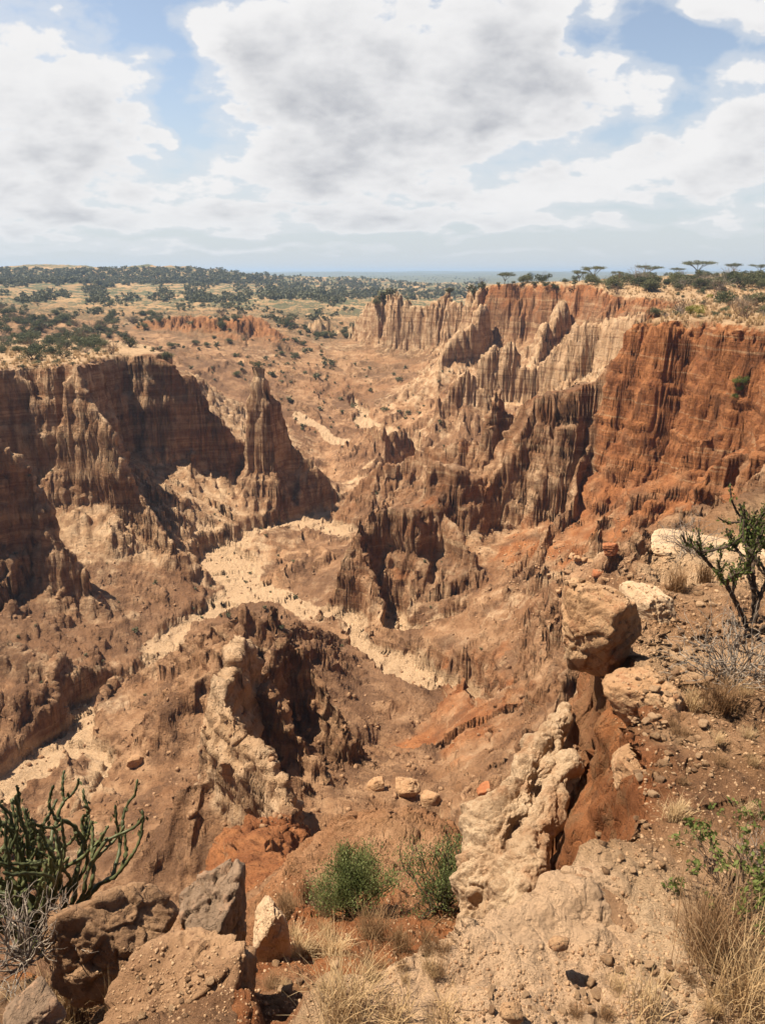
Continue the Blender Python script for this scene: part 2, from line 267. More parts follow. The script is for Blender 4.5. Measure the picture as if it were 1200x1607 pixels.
    xm, ym = x[m], y[m]; q = fbm2(xm * .9, ym * .9, 3, 141) * 3.2 + .35 * xm; fq = np.floor(q); z[m] += nr_[m] * (.03 * (fq + sst(.35, .65, q - fq)) - .03 * q + .05 * fbm2(xm * 2.2, ym * 2.2, 4, 143))
    if full:
        for (cx, cy, rad, dr, dp) in PAINT:
            g_ = np.exp(-((x - cx) ** 2 + (y - cy) ** 2) / (rad * rad)); red += g_ * dr; pale += g_ * dp
    # washes carve flat beds
    sand = np.zeros(x.shape, F32)
    for j, Pw in enumerate(WASH):
        m = (x > Pw[:, 0].min() - 14) & (x < Pw[:, 0].max() + 14) & (y > Pw[:, 1].min() - 14) & (y < Pw[:, 1].max() + 14)
        if not m.any(): continue
        xm = x[m] + 3.2 * n2(x[m] * .1, y[m] * .1, 8) + .5 * n2(x[m] * .8, y[m] * .8, 10); ym = y[m] + 3.2 * n2(x[m] * .1, y[m] * .1, 9) + .5 * n2(x[m] * .8, y[m] * .8, 12)
        d, s, (zw, hw), side = segdist(xm, ym, Pw)
        hw = hw * .45 * (1 + .9 * n2(s * .15, side * 2, 15))
        bed = zw - .35 + .25 * n2(xm * .5, ym * .5, 13) + .9 * np.clip(ridge2(xm * .2, ym * .2, 4, 17) - .8, 0, 1) + .08 * d
        t = sst(0, 1, (d - hw) / 1.6)
        zm = z[m]
        up = np.minimum(zm, bed + .9 * np.maximum(d - hw, 0) + .5 + 1.6 * sst(0, 1.0, d - hw))
        zm2 = bed * (1 - t) + np.where(d < hw + 7, np.minimum(zm, bed + 1.6 + 2.2 * np.maximum(d - hw, 0) + 12 * sst(3, 7, d - hw)), zm) * t
        z[m] = zm2
        sand[m] = np.maximum(sand[m], 1 - sst(.1, 1.3, d - hw))
    if full: return z, red, pale, sand, top, fid, hard
    return z

# ---------------------------------------------------------------- rain-water erosion of the gorge on a regular grid (droplets)
CELL = .35; EX = np.arange(-100, 72, CELL); EY = np.arange(16, 255, CELL)
_ex, _ey = np.meshgrid(EX, EY, indexing='ij')
_z0, _, _, _sand, _top, _, _hd = H(_ex.ravel(), _ey.ravel(), True)
_z0 = _z0.reshape(_ex.shape).astype(np.float64) / CELL; _hard = (1 - .85 * _top.reshape(_ex.shape)) * _hd.reshape(_ex.shape) 
def erode(Z, hard, batches=20, nd=26000, steps=70):
    nx, ny = Z.shape; Z = Z.copy(); rg = np.random.default_rng(3)
    Zf = Z.ravel()
    for bt in range(batches):
        x = rg.uniform(1, nx - 3, nd); y = rg.uniform(1, ny - 3, nd); dx = np.zeros(nd); dy = np.zeros(nd); sp = np.ones(nd); wa = np.ones(nd); sed = np.zeros(nd)
        for st_ in range(steps):
            xi = x.astype(int); yi = y.astype(int); u = x - xi; v = y - yi; k = xi * ny + yi
            a = Zf[k]; b = Zf[k + ny]; c = Zf[k + 1]; d = Zf[k + ny + 1]
            gx = (b - a) * (1 - v) + (d - c) * v; gy = (c - a) * (1 - u) + (d - b) * u
            h = a * (1 - u) * (1 - v) + b * u * (1 - v) + c * (1 - u) * v + d * u * v
            dx = dx * .25 - gx * .75; dy = dy * .25 - gy * .75; L = np.hypot(dx, dy) + 1e-9; dx /= L; dy /= L
            x2 = x + dx; y2 = y + dy; ok = (x2 > 1) & (x2 < nx - 3) & (y2 > 1) & (y2 < ny - 3)
            x2 = np.where(ok, x2, x); y2 = np.where(ok, y2, y)
            xj = x2.astype(int); yj = y2.astype(int); uj = x2 - xj; vj = y2 - yj; kj = xj * ny + yj
            h2 = Zf[kj] * (1 - uj) * (1 - vj) + Zf[kj + ny] * uj * (1 - vj) + Zf[kj + 1] * (1 - uj) * vj + Zf[kj + ny + 1] * uj * vj
            dh = h2 - h
            cap = np.clip(-dh, .02, 1.6) * sp * wa * 2.2
            dep = (dh > 0) | (sed > cap)
            amt = np.where(dep, np.where(dh > 0, np.minimum(dh, sed), (sed - cap) * .25), -np.minimum((cap - sed) * .22, np.maximum(-dh, 0) * .6))
            amt = np.where(ok, amt, 0); hd = hard.ravel()[k]
            amt = np.where(amt < 0, amt * hd, amt)
            sed = sed - amt
            for kk_, w_ in ((k, (1 - u) * (1 - v)), (k + ny, u * (1 - v)), (k + 1, (1 - u) * v), (k + ny + 1, u * v)):
                Zf += np.bincount(kk_, weights=amt * w_, minlength=Zf.size)
            sp = np.sqrt(np.clip(sp * sp - dh * .6, .05, 9)); wa *= .975
            x, y = x2, y2
    return Zf.reshape(nx, ny)
_z1 = erode(_z0, _hard)
DEL = (_z1 - _z0) * CELL; DEL = np.where(DEL < 0, -2.4 * np.tanh(-DEL / 2.4), 1.3 * np.tanh(DEL / 1.3))
_b = np.pad(DEL, 1, mode='edge'); DEL = DEL * .6 + .1 * (_b[:-2, 1:-1] + _b[2:, 1:-1] + _b[1:-1, :-2] + _b[1:-1, 2:])
_gx, _gy = np.gradient(_z0); _sl = sst(1.3, 2.6, np.hypot(_gx, _gy)); _bl = DEL
for _ in range(4):
    _b = np.pad(_bl, 1, mode='edge'); _bl = (_b[:-2, 1:-1] + _b[2:, 1:-1] + _b[1:-1, :-2] + _b[1:-1, 2:] + _b[1:-1, 1:-1]) / 5
DEL = DEL * (1 - _sl) + _bl * _sl
_e = np.minimum(np.minimum(_ex - EX[0], EX[-1] - _ex), np.minimum(_ey - EY[0], EY[-1] - _ey)); DEL *= sst(0, 12, _e)
print('erode', time.time() - T0, DEL.min(), DEL.max(), DEL.std())
def delta(x, y):
    a = (x - EX[0]) / CELL; b = (y - EY[0]) / CELL; ok = (a > 0) & (b > 0) & (a < len(EX) - 1.01) & (b < len(EY) - 1.01)
    a = np.where(ok, a, 0); b = np.where(ok, b, 0); i = a.astype(int); j = b.astype(int); u = a - i; v = b - j
    return np.where(ok, DEL[i, j] * (1 - u) * (1 - v) + DEL[i + 1, j] * u * (1 - v) + DEL[i, j + 1] * (1 - u) * v + DEL[i + 1, j + 1] * u * v, 0)

# ---------------------------------------------------------------- terrain mesh: columns by azimuth, rows spread along each column's profile

QUAL = 1.0
th = np.concatenate([np.radians(np.linspace(-180, -75, 22))[:-1], np.radians(np.linspace(-75, -42, 60))[:-1], np.radians(np.linspace(-42, 42, int(1150 * QUAL))), np.radians(np.linspace(42, 75, 60))[1:], np.radians(np.linspace(75, 180, 22))[1:]])
NR = int(1500 * QUAL)
tc = np.radians(np.concatenate([np.linspace(-180, -45, 20)[:-1], np.linspace(-45, 45, 151), np.linspace(45, 180, 20)[1:]]))
rd_ = np.exp(np.linspace(math.log(.5), math.log(7000), 5200))
tt_, rr_ = np.meshgrid(tc, rd_, indexing='ij')
hz_ = (H((np.sin(tt_) * rr_).ravel(), (np.cos(tt_) * rr_).ravel()) + delta((np.sin(tt_) * rr_).ravel(), (np.cos(tt_) * rr_).ravel())).reshape(tt_.shape)
ds = np.hypot(np.diff(rr_, axis=1), np.diff(hz_, axis=1)) / rr_[:, 1:] ** .97
ds += np.diff(rr_, axis=1) / rr_[:, 1:] * .25
ds *= np.where(rr_[:, 1:] < 2.0, .35, 1) 
for _ in range(3):
    ds[1:-1] = (ds[:-2] + ds[1:-1] * 2 + ds[2:]) / 4
kk = 5; ker = np.ones(2 * kk + 1) / (2 * kk + 1)
ds = np.array([np.convolve(np.pad(q, kk, mode='edge'), ker, mode='valid') for q in ds])
cum = np.concatenate([np.zeros((len(tc), 1)), np.cumsum(ds, 1)], 1); cum /= cum[:, -1:]
rows = np.linspace(0, 1, NR)
Rc = np.array([np.interp(rows, cum[i], rd_) for i in range(len(tc))])
LR = np.log(Rc); LRf = np.array([np.interp(th, tc, LR[:, j]) for j in range(NR)]).T
RR = np.exp(LRf); TT = np.repeat(th[:, None], NR, 1)
XX = (np.sin(TT) * RR); YY = (np.cos(TT) * RR)
z, red, pale, sand, top, fid, _ = H(XX.ravel(), YY.ravel(), True)
z = z + delta(XX.ravel(), YY.ravel())
print('H', time.time() - T0, z.size)
P0 = np.stack([XX, YY, z.reshape(XX.shape)], -1).astype(np.float64)
def grid_normals(P):
    a = np.gradient(P, axis=0); b = np.gradient(P, axis=1); n = np.cross(a, b)
    n /= np.linalg.norm(n, axis=-1, keepdims=True) + 1e-12
    return np.where(n[..., 2:3] < 0, -n, n)
N0 = grid_normals(P0); steepn = 1 - np.abs(N0[..., 2])
r_ = RR.ravel(); x_, y_, z_ = [P0[..., k].ravel().astype(F32) for k in range(3)]
st = sst(.12, .55, steepn.ravel()); sand_ = sand; top_ = top
disp = np.zeros(x_.shape, F32)
for lam, amp in ((6, .22), (2.6, .17), (1.2, .17), (.55, .13), (.26, .065), (.12, .03), (.055, .012), (.026, .005)):
    pix = r_ * .0019
    wgt = sst(1.2, 2.6, lam / pix) * (1 - sst(.25, .6, lam / np.clip(r_ * .25, .9, 1e9)) * sst(0, 1, (12 - r_) / 6) * .8)
    m = wgt > .01
    a = n3(x_[m] / lam, y_[m] / lam, z_[m] / lam * .8, int(lam * 100) % 97)
    b = 1 - 2 * np.abs(n3(x_[m] / lam * .8, y_[m] / lam * .8, z_[m] / lam * .5, int(lam * 130) % 89))
    sg = 1 if int(lam * 100) in (120, 260, 12) else -1
    disp[m] += (1 + .6 * (fid[m] >= 0) * ((r_[m] > 24) & (r_[m] < 110)) * (lam < 3) * st[m]) * wgt[m] * amp * (.3 * a + .8 * b * sg)
for lam, amp in ((1.9, -.06), (.85, -.09), (.4, -.08), (.2, -.04)):
    wgt = sst(1.2, 2.6, lam / (r_ * .0019)) * sst(14, 26, r_) * sst(.28, .6, steepn.ravel()) * (1 - .3 * sst(.6, .9, steepn.ravel())) * (1 - sand_); m = wgt > .01
    disp[m] += wgt[m] * amp * (1 - 2.6 * np.abs(n3(x_[m] / lam + .5 * n3(x_[m] / 4, y_[m] / 4, z_[m] / 4), y_[m] / lam, z_[m] / (lam * 4.5), 77)))
# bedding: harder layers stand proud of the steep faces
zz = z_ + 1.2 * n2(x_ * .03, y_ * .03, 61) + .25 * n2(x_ * .3, y_ * .3, 62)
str_ = .34 * n2(zz / 2.2, x_ * .02, 63) + .17 * np.tanh(3.5 * n2(zz / .8, x_ * .03, 64)) + .08 * np.tanh(3 * n2(zz / .33, x_ * .05, 65))
nearf = np.clip(r_ / 30, .12, 1)
disp = disp * (np.where(r_ < 20, .8, .58) + np.where(r_ < 20, .2, .42) * st) * (1 - .9 * sand_) * (1 - .6 * top_ * sst(8, 30, r_)) + str_ * st * nearf * 1.25
disp *= np.where(r_ > 350, 0, 1)
P1 = P0 + N0 * disp.reshape(XX.shape)[..., None]
print('disp', time.time() - T0)

def make_mesh(name, V, Fq, mat, smooth=True, attrs=None):
    me = bpy.data.meshes.new(name)
    V = np.ascontiguousarray(V, F32); n = len(V); k = Fq.shape[1]
    me.vertices.add(n); me.vertices.foreach_set('co', V.ravel())
    me.loops.add(Fq.size); me.loops.foreach_set('vertex_index', np.ascontiguousarray(Fq, np.int32).ravel())
    me.polygons.add(len(Fq)); me.polygons.foreach_set('loop_start', np.arange(0, Fq.size, k, dtype=np.int32))
    me.polygons.foreach_set('loop_total', np.full(len(Fq), k, np.int32))
    if smooth: me.polygons.foreach_set('use_smooth', np.ones(len(Fq), bool))
    me.update(calc_edges=True)
    for an, av in (attrs or {}).items():
        at = me.attributes.new(an, 'FLOAT_COLOR', 'POINT'); at.data.foreach_set('color', np.ascontiguousarray(av, F32).ravel())
    if mat: me.materials.append(mat)
    return me
def link(name, me, parent=None, loc=None, **props):
    o = bpy.data.objects.new(name, me); C.objects.link(o)
    if parent: o.parent = parent
    if loc is not None: o.location = loc
    for k, v in props.items(): o[k] = v
    return o
#@@MATERIALS
class NT:
    def __init__(s, name, rough=.95):
        s.m = bpy.data.materials.new(name); s.m.use_nodes = True; s.t = s.m.node_tree; s.t.nodes.clear()
        s.b = s.n('ShaderNodeBsdfPrincipled'); s.o = s.n('ShaderNodeOutputMaterial'); s.L(s.b.outputs[0], s.o.inputs[0])
        s.b.inputs['Roughness'].default_value = rough; s.b.inputs['Specular IOR Level'].default_value = .2
        g = s.n('ShaderNodeNewGeometry'); s.pos = g.outputs['Position']; s.nrm = g.outputs['Normal']
    def n(s, k, **p):
        q = s.t.nodes.new(k)
        for a, v in p.items(): setattr(q, a, v)
        return q
    def L(s, a, b): s.t.links.new(a, b)
    def put(s, sock, v):
        if isinstance(v, (int, float)): sock.default_value = v
        elif isinstance(v, tuple): sock.default_value = v if len(v) == 4 or sock.type == 'VECTOR' else (*v, 1)
        else: s.L(v, sock)
    def math(s, op, a, b=0., clamp=False, c=0.):
        q = s.n('ShaderNodeMath', operation=op, use_clamp=clamp); s.put(q.inputs[0], a); s.put(q.inputs[1], b); s.put(q.inputs[2], c); return q.outputs[0]
    def vmul(s, a, v): q = s.n('ShaderNodeVectorMath', operation='MULTIPLY'); s.put(q.inputs[0], a); s.put(q.inputs[1], v); return q.outputs[0]
    def noise(s, scale, detail=6, vec=None, rough=.55, dist=0., obj=False):
        q = s.n('ShaderNodeTexNoise'); q.inputs['Scale'].default_value = scale; q.inputs['Detail'].default_value = detail; q.inputs['Roughness'].default_value = rough; q.inputs['Distortion'].default_value = dist
        s.L(vec if vec is not None else s.pos, q.inputs['Vector']); return q.outputs['Fac']
    def mr(s, v, a, b, c=0., d=1.):
        q = s.n('ShaderNodeMapRange', interpolation_type='SMOOTHSTEP'); s.put(q.inputs[0], v)
        for i, k in enumerate((a, b, c, d)): q.inputs[i + 1].default_value = k
        return q.outputs[0]
    def mix(s, f, a, b, mode='MIX'):
        q = s.n('ShaderNodeMix', data_type='RGBA', blend_type=mode); s.put(q.inputs['Factor'], f); s.put(q.inputs['A'], a); s.put(q.inputs['B'], b); return q.outputs['Result']
    def bump(s, h, dist, strength=1., prev=None):
        q = s.n('ShaderNodeBump'); q.inputs['Distance'].default_value = dist; q.inputs['Strength'].default_value = strength; s.L(h, q.inputs['Height'])
        if prev is not None: s.L(prev, q.inputs['Normal'])
        return q.outputs[0]
    def attr(s, name): return s.n('ShaderNodeAttribute', attribute_name=name)
    def sep(s, v): q = s.n('ShaderNodeSeparateXYZ'); s.put(q.inputs[0], v); return q.outputs
    def done(s, col, nrm=None):
        s.put(s.b.inputs['Base Color'], col)
        if nrm is not None: s.L(nrm, s.b.inputs['Normal'])
        return s.m
def earth():
    k = NT('badland_earth'); A = k.attr('zone'); c = k.n('ShaderNodeSeparateColor'); k.L(A.outputs['Color'], c.inputs[0]); red, sand, pale, top = c.outputs[0], c.outputs[1], c.outputs[2], A.outputs['Alpha']
    nz = k.math('ABSOLUTE', k.sep(k.nrm)[2]); steep = k.mr(nz, .35, .75, 1, 0)
    big = k.noise(.07, 5); mid = k.noise(.5, 8, rough=.62); fine = k.noise(5, 8, rough=.65); xs, ys, zs_ = k.sep(k.pos); dark_soil = k.mr(k.noise(.045, 6, rough=.6), .46, .6)
    tan = k.mix(k.mr(mid, .35, .68), (.30, .155, .076), (.47, .275, .15))
    tan = k.mix(k.mr(big, .45, .7, 0, .75), tan, (.23, .105, .047))
    crust = k.math('MULTIPLY', k.mr(k.noise(.16, 8, rough=.72), .47, .58), k.mr(steep, 0, .6, 1., .3))
    tan = k.mix(k.math('MULTIPLY', crust, .8), tan, (.145, .072, .037))
    tan = k.mix(k.math('MULTIPLY', dark_soil, k.mr(steep, 0, .7, .55, .1)), tan, (.17, .088, .047))  # noise patches of darker soil, weaker on steep faces
    palec = k.mix(k.mr(mid, .35, .7), (.48, .29, .155), (.60, .41, .25))
    redc = k.mix(k.mr(mid, .36, .66), (.26, .092, .033), (.42, .17, .064))
    redc = k.mix(k.mr(fine, .5, .75, 0, .5), redc, (.40, .19, .085))
    col = k.mix(k.mr(k.math('ADD', pale, k.math('MULTIPLY', k.math('SUBTRACT', mid, .5), .9)), .25, .62), tan, k.mix(k.mr(pale, .75, 1.25), palec, (.66, .43, .26)))
    col = k.mix(k.mr(k.math('ADD', red, k.math('MULTIPLY', k.math('SUBTRACT', k.noise(.35, 5), .5), .9)), .32, .68), col, redc)
    # bedding and run-off stains on steep faces
    zb = k.vmul(k.pos, (.035, .035, 1.35)); bed = k.noise(1, 6, zb, rough=.7)
    col = k.mix(k.math('MULTIPLY', steep, k.mr(bed, .5, .62, 0, .55)), col, (.19, .078, .032))
    col = k.mix(k.math('MULTIPLY', steep, k.mr(bed, .46, .36, 0, .6)), col, (.56, .37, .21))
    stn = k.noise(1, 6, k.vmul(k.pos, (.7, .7, .07)), rough=.65)
    col = k.mix(k.math('MULTIPLY', steep, k.mr(stn, .52, .66, 0, .6)), col, (.12, .052, .026))
    soil = k.mix(k.mr(mid, .38, .62), (.42, .26, .14), (.52, .35, .20)); soil = k.mix(k.mr(fine, .5, .7, 0, .5), soil, (.33, .19, .10))
    col = k.mix(k.math('MULTIPLY', top, k.mr(nz, .6, .85)), col, soil)
    sn = k.mix(k.mr(fine, .35, .7), (.47, .30, .17), (.58, .40, .245))
    col = k.mix(k.mr(k.math('ADD', sand, k.math('MULTIPLY', k.math('SUBTRACT', mid, .5), .6)), .3, .65), col, sn)
    col = k.mix(k.mr(fine, .55, .8, 0, .35), col, k.mix(1, col, (.55, .5, .46), 'MULTIPLY'))
    h1 = k.noise(.9, 10, rough=.68); h2 = k.noise(9, 8, rough=.7); h3 = k.noise(1, 7, k.vmul(k.pos, (.5, .5, 5)), rough=.7)
    n = k.bump(h1, .6, 1.); n = k.bump(k.math('ABSOLUTE', k.math('SUBTRACT', h2, .5)), .10, 1., n); cam_d = k.n('ShaderNodeVectorMath', operation='LENGTH'); k.L(k.pos, cam_d.inputs[0]); ndist = k.mr(cam_d.outputs['Value'], 8, 30)
    rl = k.noise(1, 6, k.vmul(k.pos, (1.6, 1.6, .3)), rough=.65); rill = k.math('ABSOLUTE', k.math('SUBTRACT', rl, .5))
    n = k.bump(k.math('MULTIPLY', rill, ndist), .9, .8, n); n2_ = k.bump(k.math('MULTIPLY', h3, k.math('ADD', k.math('MULTIPLY', ndist, .85), .15)), .35, .5, n)
    # far off the ground carries scrub too small to see one by one, and golden grass
    fw = k.mr(cam_d.outputs['Value'], 150, 420); sp = k.noise(.09, 8, rough=.72); gold = k.mix(k.mr(k.noise(.02, 5), .4, .6), (.29, .185, .09), (.40, .25, .125))
    scrubc = k.mix(k.mr(k.math('ADD', sp, k.mr(cam_d.outputs['Value'], 500, 2500, 0, .12)), .455, .54), gold, (.10, .10, .05)); col = k.mix(k.math('MULTIPLY', fw, k.math('SUBTRACT', 1, k.math('MULTIPLY', steep, .7))), col, scrubc)
    nearw = k.mr(cam_d.outputs['Value'], 5, 22, 1, 0); v = k.n('ShaderNodeTexVoronoi', feature='DISTANCE_TO_EDGE'); v.inputs['Scale'].default_value = 4.2; v.inputs['Detail'].default_value = 2.; dn = k.n('ShaderNodeTexNoise'); dn.inputs['Scale'].default_value = 3; dn.inputs['Detail'].default_value = 6; k.L(k.pos, dn.inputs['Vector'])
    ad = k.n('ShaderNodeVectorMath', operation='MULTIPLY_ADD'); k.L(dn.outputs['Color'], ad.inputs[0]); ad.inputs[1].default_value = (.5, .5, .5); k.L(k.pos, ad.inputs[2]); k.L(ad.outputs[0], v.inputs['Vector'])
    cr = k.mr(v.outputs['Distance'], 0, .05); n2_ = k.bump(k.math('MULTIPLY', cr, nearw), .035, .8, n2_); grit = k.noise(70, 5, rough=.8); n2_ = k.bump(k.math('MULTIPLY', grit, nearw), .012, .9, n2_)
    col = k.mix(k.math('MULTIPLY', nearw, k.math('MULTIPLY', k.mr(k.noise(3.2, 8, rough=.7), .5, .58, 0, .7), k.mr(pale, .3, .7, 1, .15))), col, (.26, .135, .062)); col = k.mix(k.math('MULTIPLY', nearw, k.math('MULTIPLY', k.mr(grit, .56, .7, 0, .5), k.mr(pale, .4, .8, 1, .25))), col, (.20, .11, .055))
    return k.done(col, n2_)
mat_t = earth()
#@@TERRAIN
nc = len(th)
idx = np.arange(nc * NR).reshape(nc, NR)
Q = np.stack([idx[:-1, :-1], idx[1:, :-1], idx[1:, 1:], idx[:-1, 1:]], -1).reshape(-1, 4)
zone = np.stack([red, sand, pale, top], -1); Vall = P1.reshape(-1, 3); FN = {f['name']: i for i, f in enumerate(FEATS)}
PIECES = [('pinnacle', 'rock_pinnacle', 'tall free-standing rock pinnacle at the end of the left ridge', 'rock pinnacle'),
          ('pale_fin', 'rock_fin', 'pale jagged rock fin standing in front of the darker fins in the gorge', 'rock fin'),
          ('twin_fin', 'rock_fin', 'dark brown rock fin directly behind the pale jagged fin', 'rock fin'),
          ('low_fin', 'rock_fin', 'low brown rock fin falling away to the right of the pale fin', 'rock fin'),
          ('back_fin', 'rock_fin', 'small dark peaked fin farthest back in the middle of the gorge', 'rock fin'),
          ('left_fin', 'rock_fin', 'brown rock fin in front of the left cliff, cut by the edge of the view', 'rock fin'),
          ('buttress', 'rock_buttress', 'steep ribbed buttress leaning on the left cliff', 'buttress'),
          ('cream_hoodoo', 'rock_hoodoo', 'single cream hoodoo with a skirt of pale slopes in the upper valley', 'hoodoo'),
          ('orange_hoodoos', 'hoodoo_cluster', 'stack of orange-brown hoodoos beside the long central ridge', 'hoodoo'),
          ('cream_fin', 'rock_spires', 'cream fluted spires in front of the far red cliff', 'rock spires'),
          ('far_towers', 'rock_towers', 'row of tan rock towers at the far end of the right plateau', 'rock towers'),
          ('far_spires', 'rock_spires', 'small pale spires left of the far tan towers', 'rock spires'),
          ('buttress_b', 'rock_buttress', 'pale buttress stepping down from the far red cliff beside the tan towers', 'buttress'),
          ('buttress_c', 'rock_buttress', 'pale buttress between the far red cliff and the cream spires', 'buttress'),
          ('right_ridge', 'rock_ridge', 'long banded ridge falling from the orange cliff to the gorge centre', 'rock ridge'),
          ('left', 'cliff', None, None), ('right', 'cliff', None, None)]
ql = fid[Q[:, 0]].copy(); ql[RR.ravel()[Q[:, 0]] < 26] = -1; taken = np.zeros(len(Q), bool)
for key, nm, lab, cat_ in PIECES:
    m = ql == FN[key]
    if m.sum() < 200: continue
    taken |= m; u_, inv = np.unique(Q[m], return_inverse=True); po = link(nm, make_mesh(nm, Vall[u_], inv.reshape(-1, 4), mat_t, True, {'zone': zone[u_]}))
    if lab: po['label'] = lab; po['category'] = cat_
    else: po['kind'] = 'structure'
u_, inv = np.unique(Q[~taken], return_inverse=True)
link('ground', make_mesh('ground', Vall[u_], inv.reshape(-1, 4), mat_t, True, {'zone': zone[u_]}), kind='structure')
print('mesh', time.time() - T0)


#@@OBJECTS
from mathutils import Vector, Euler, Matrix
bpy.context.view_layer.update()
DG = bpy.context.evaluated_depsgraph_get()
def hit(px, py):
    """where the sight line through a picture point meets the ground"""
    u, v = ray(px, py); d = Vector((u, 1, v)).normalized()
    ok, loc, nrm, idx, ob, mt = sc.ray_cast(DG, (0, 0, 0), d)
    return (loc, nrm) if ok else (None, None)
def drop(x, y, top=60.):
    ok, loc, nrm, idx, ob, mt = sc.ray_cast(DG, (x, y, top), (0, 0, -1))
    return loc if ok else Vector((x, y, -20))
def scale_at(loc): return (loc.y * CP - loc.z * SP) / FPX      # metres per photo pixel at that depth
def empty(name, loc=(0, 0, 0)):
    o = bpy.data.objects.new(name, None); C.objects.link(o); o.location = loc; return o
def tag(o, label, cat, group=None):
    o['label'] = label; o['category'] = cat
    if group: o['group'] = group
    return o
def copy_thing(root, loc, rz=0., scl=1., label=None, group=None):
    r = root.copy(); C.objects.link(r); r.location = loc; r.rotation_euler = (0, 0, rz); r.scale = scl if hasattr(scl, '__len__') else (scl, scl, scl)
    if label: r['label'] = label
    if group: r['group'] = group
    for ch in list(root.children):
        c = ch.copy(); C.objects.link(c); c.parent = r
    return r
# ---- materials of plants and stones
def leaf_mat(name, c1, c2, trans=.25, rough=.7):
    k = NT(name, rough); oi = k.n('ShaderNodeObjectInfo')
    c = k.mix(k.mr(k.noise(2.3, 3), .35, .65), c1, c2); c = k.mix(k.math('MULTIPLY', oi.outputs['Random'], .5), c, tuple(v * .62 for v in c1[:3]))
    k.done(c)
    tr = k.n('ShaderNodeBsdfTranslucent'); k.L(c, tr.inputs[0]); mx = k.n('ShaderNodeMixShader'); mx.inputs[0].default_value = trans
    k.L(k.b.outputs[0], mx.inputs[1]); k.L(tr.outputs[0], mx.inputs[2]); k.L(mx.outputs[0], k.o.inputs[0]); return k.m
M_far = leaf_mat('scrub_leaves', (.07, .08, .036), (.12, .125, .055), .15)
M_olive = leaf_mat('olive_leaves', (.11, .115, .05), (.17, .165, .075), .2)
M_green = leaf_mat('fresh_green_leaves', (.085, .115, .024), (.17, .19, .05), .3)
M_light = leaf_mat('light_green_leaves', (.115, .14, .045), (.21, .225, .08), .35)
M_yell = leaf_mat('yellow_green_leaves', (.22, .21, .035), (.30, .27, .06), .3)
M_succ = leaf_mat('succulent_skin', (.065, .072, .03), (.15, .155, .065), .05, .45)
M_straw = leaf_mat('dry_straw', (.42, .27, .13), (.56, .40, .22), .25)
M_brown = leaf_mat('brown_grass', (.20, .11, .05), (.32, .19, .095), .2)
def bark(name, c1, c2):
    k = NT(name, .9); return k.done(k.mix(k.mr(k.noise(30, 5), .35, .65), c1, c2), k.bump(k.noise(60, 5), .01, .6))
M_scrub = leaf_mat('distant_scrub_leaves', (.12, .12, .06), (.18, .17, .09), .15)
M_bark = bark('dark_bark', (.045, .03, .02), (.10, .07, .05)); M_grey = bark('grey_dead_wood', (.16, .12, .09), (.34, .28, .22)); M_twig = bark('brown_twig', (.11, .065, .04), (.2, .13, .085))
def stone_mat(name, c1, c2, c3, stain=.5, sc_=1.):
    k = NT(name, .93); tc = k.n('ShaderNodeTexCoord').outputs['Object']; oi = k.n('ShaderNodeObjectInfo').outputs['Random']
    a = k.noise(2.2 * sc_, 9, tc, rough=.65); b2 = k.noise(9 * sc_, 8, tc, rough=.7); c = k.noise(45 * sc_, 5, tc, rough=.7)
    col = k.mix(k.mr(a, .38, .62), c1, c2); col = k.mix(k.math('MULTIPLY', k.mr(b2, .5, .62), .8), col, c3)
    col = k.mix(k.math('MULTIPLY', k.mr(k.noise(1.3 * sc_, 7, tc, rough=.7), .56, .66), stain), col, (.055, .038, .028))
    col = k.mix(k.mr(c, .55, .75, 0, .4), col, tuple(v * .5 for v in c1)); col = k.mix(k.math('MULTIPLY', oi, .35), col, tuple(v * .7 for v in c2))
    v = k.n('ShaderNodeTexVoronoi', feature='DISTANCE_TO_EDGE'); v.inputs['Scale'].default_value = 3.2 * sc_; dv = k.n('ShaderNodeVectorMath', operation='ADD'); k.L(tc, dv.inputs[0])
    dn = k.n('ShaderNodeTexNoise'); dn.inputs['Scale'].default_value = 3 * sc_; dn.inputs['Detail'].default_value = 5; k.L(tc, dn.inputs['Vector']); k.L(dn.outputs['Color'], dv.inputs[1]); k.L(dv.outputs[0], v.inputs['Vector'])
    crack = k.mr(v.outputs[0], 0, .035, 0, 1)
    n = k.bump(b2, .06 / sc_, .8); n = k.bump(c, .012 / sc_, .7, n); n = k.bump(crack, .02 / sc_, .5, n)
    return k.done(col, n)
M_st_tan = stone_mat('tan_boulder_rock', (.34, .19, .095), (.46, .29, .16), (.27, .12, .055), .6)
M_st_brown = stone_mat('brown_fractured_rock', (.22, .12, .062), (.37, .22, .12), (.13, .062, .032), .85)
M_st_pale = stone_mat('pale_boulder_rock', (.50, .33, .19), (.58, .41, .26), (.38, .22, .12), .25)
M_st_grey = stone_mat('grey_lichen_rock', (.19, .125, .08), (.30, .20, .13), (.34, .20, .12), .8)
M_st_red = stone_mat('red_boulder_rock', (.30, .10, .04), (.40, .17, .075), (.24, .08, .03), .3)
M_peb = stone_mat('loose_stone', (.33, .19, .10), (.47, .31, .18), (.24, .12, .06), .4, 5.)
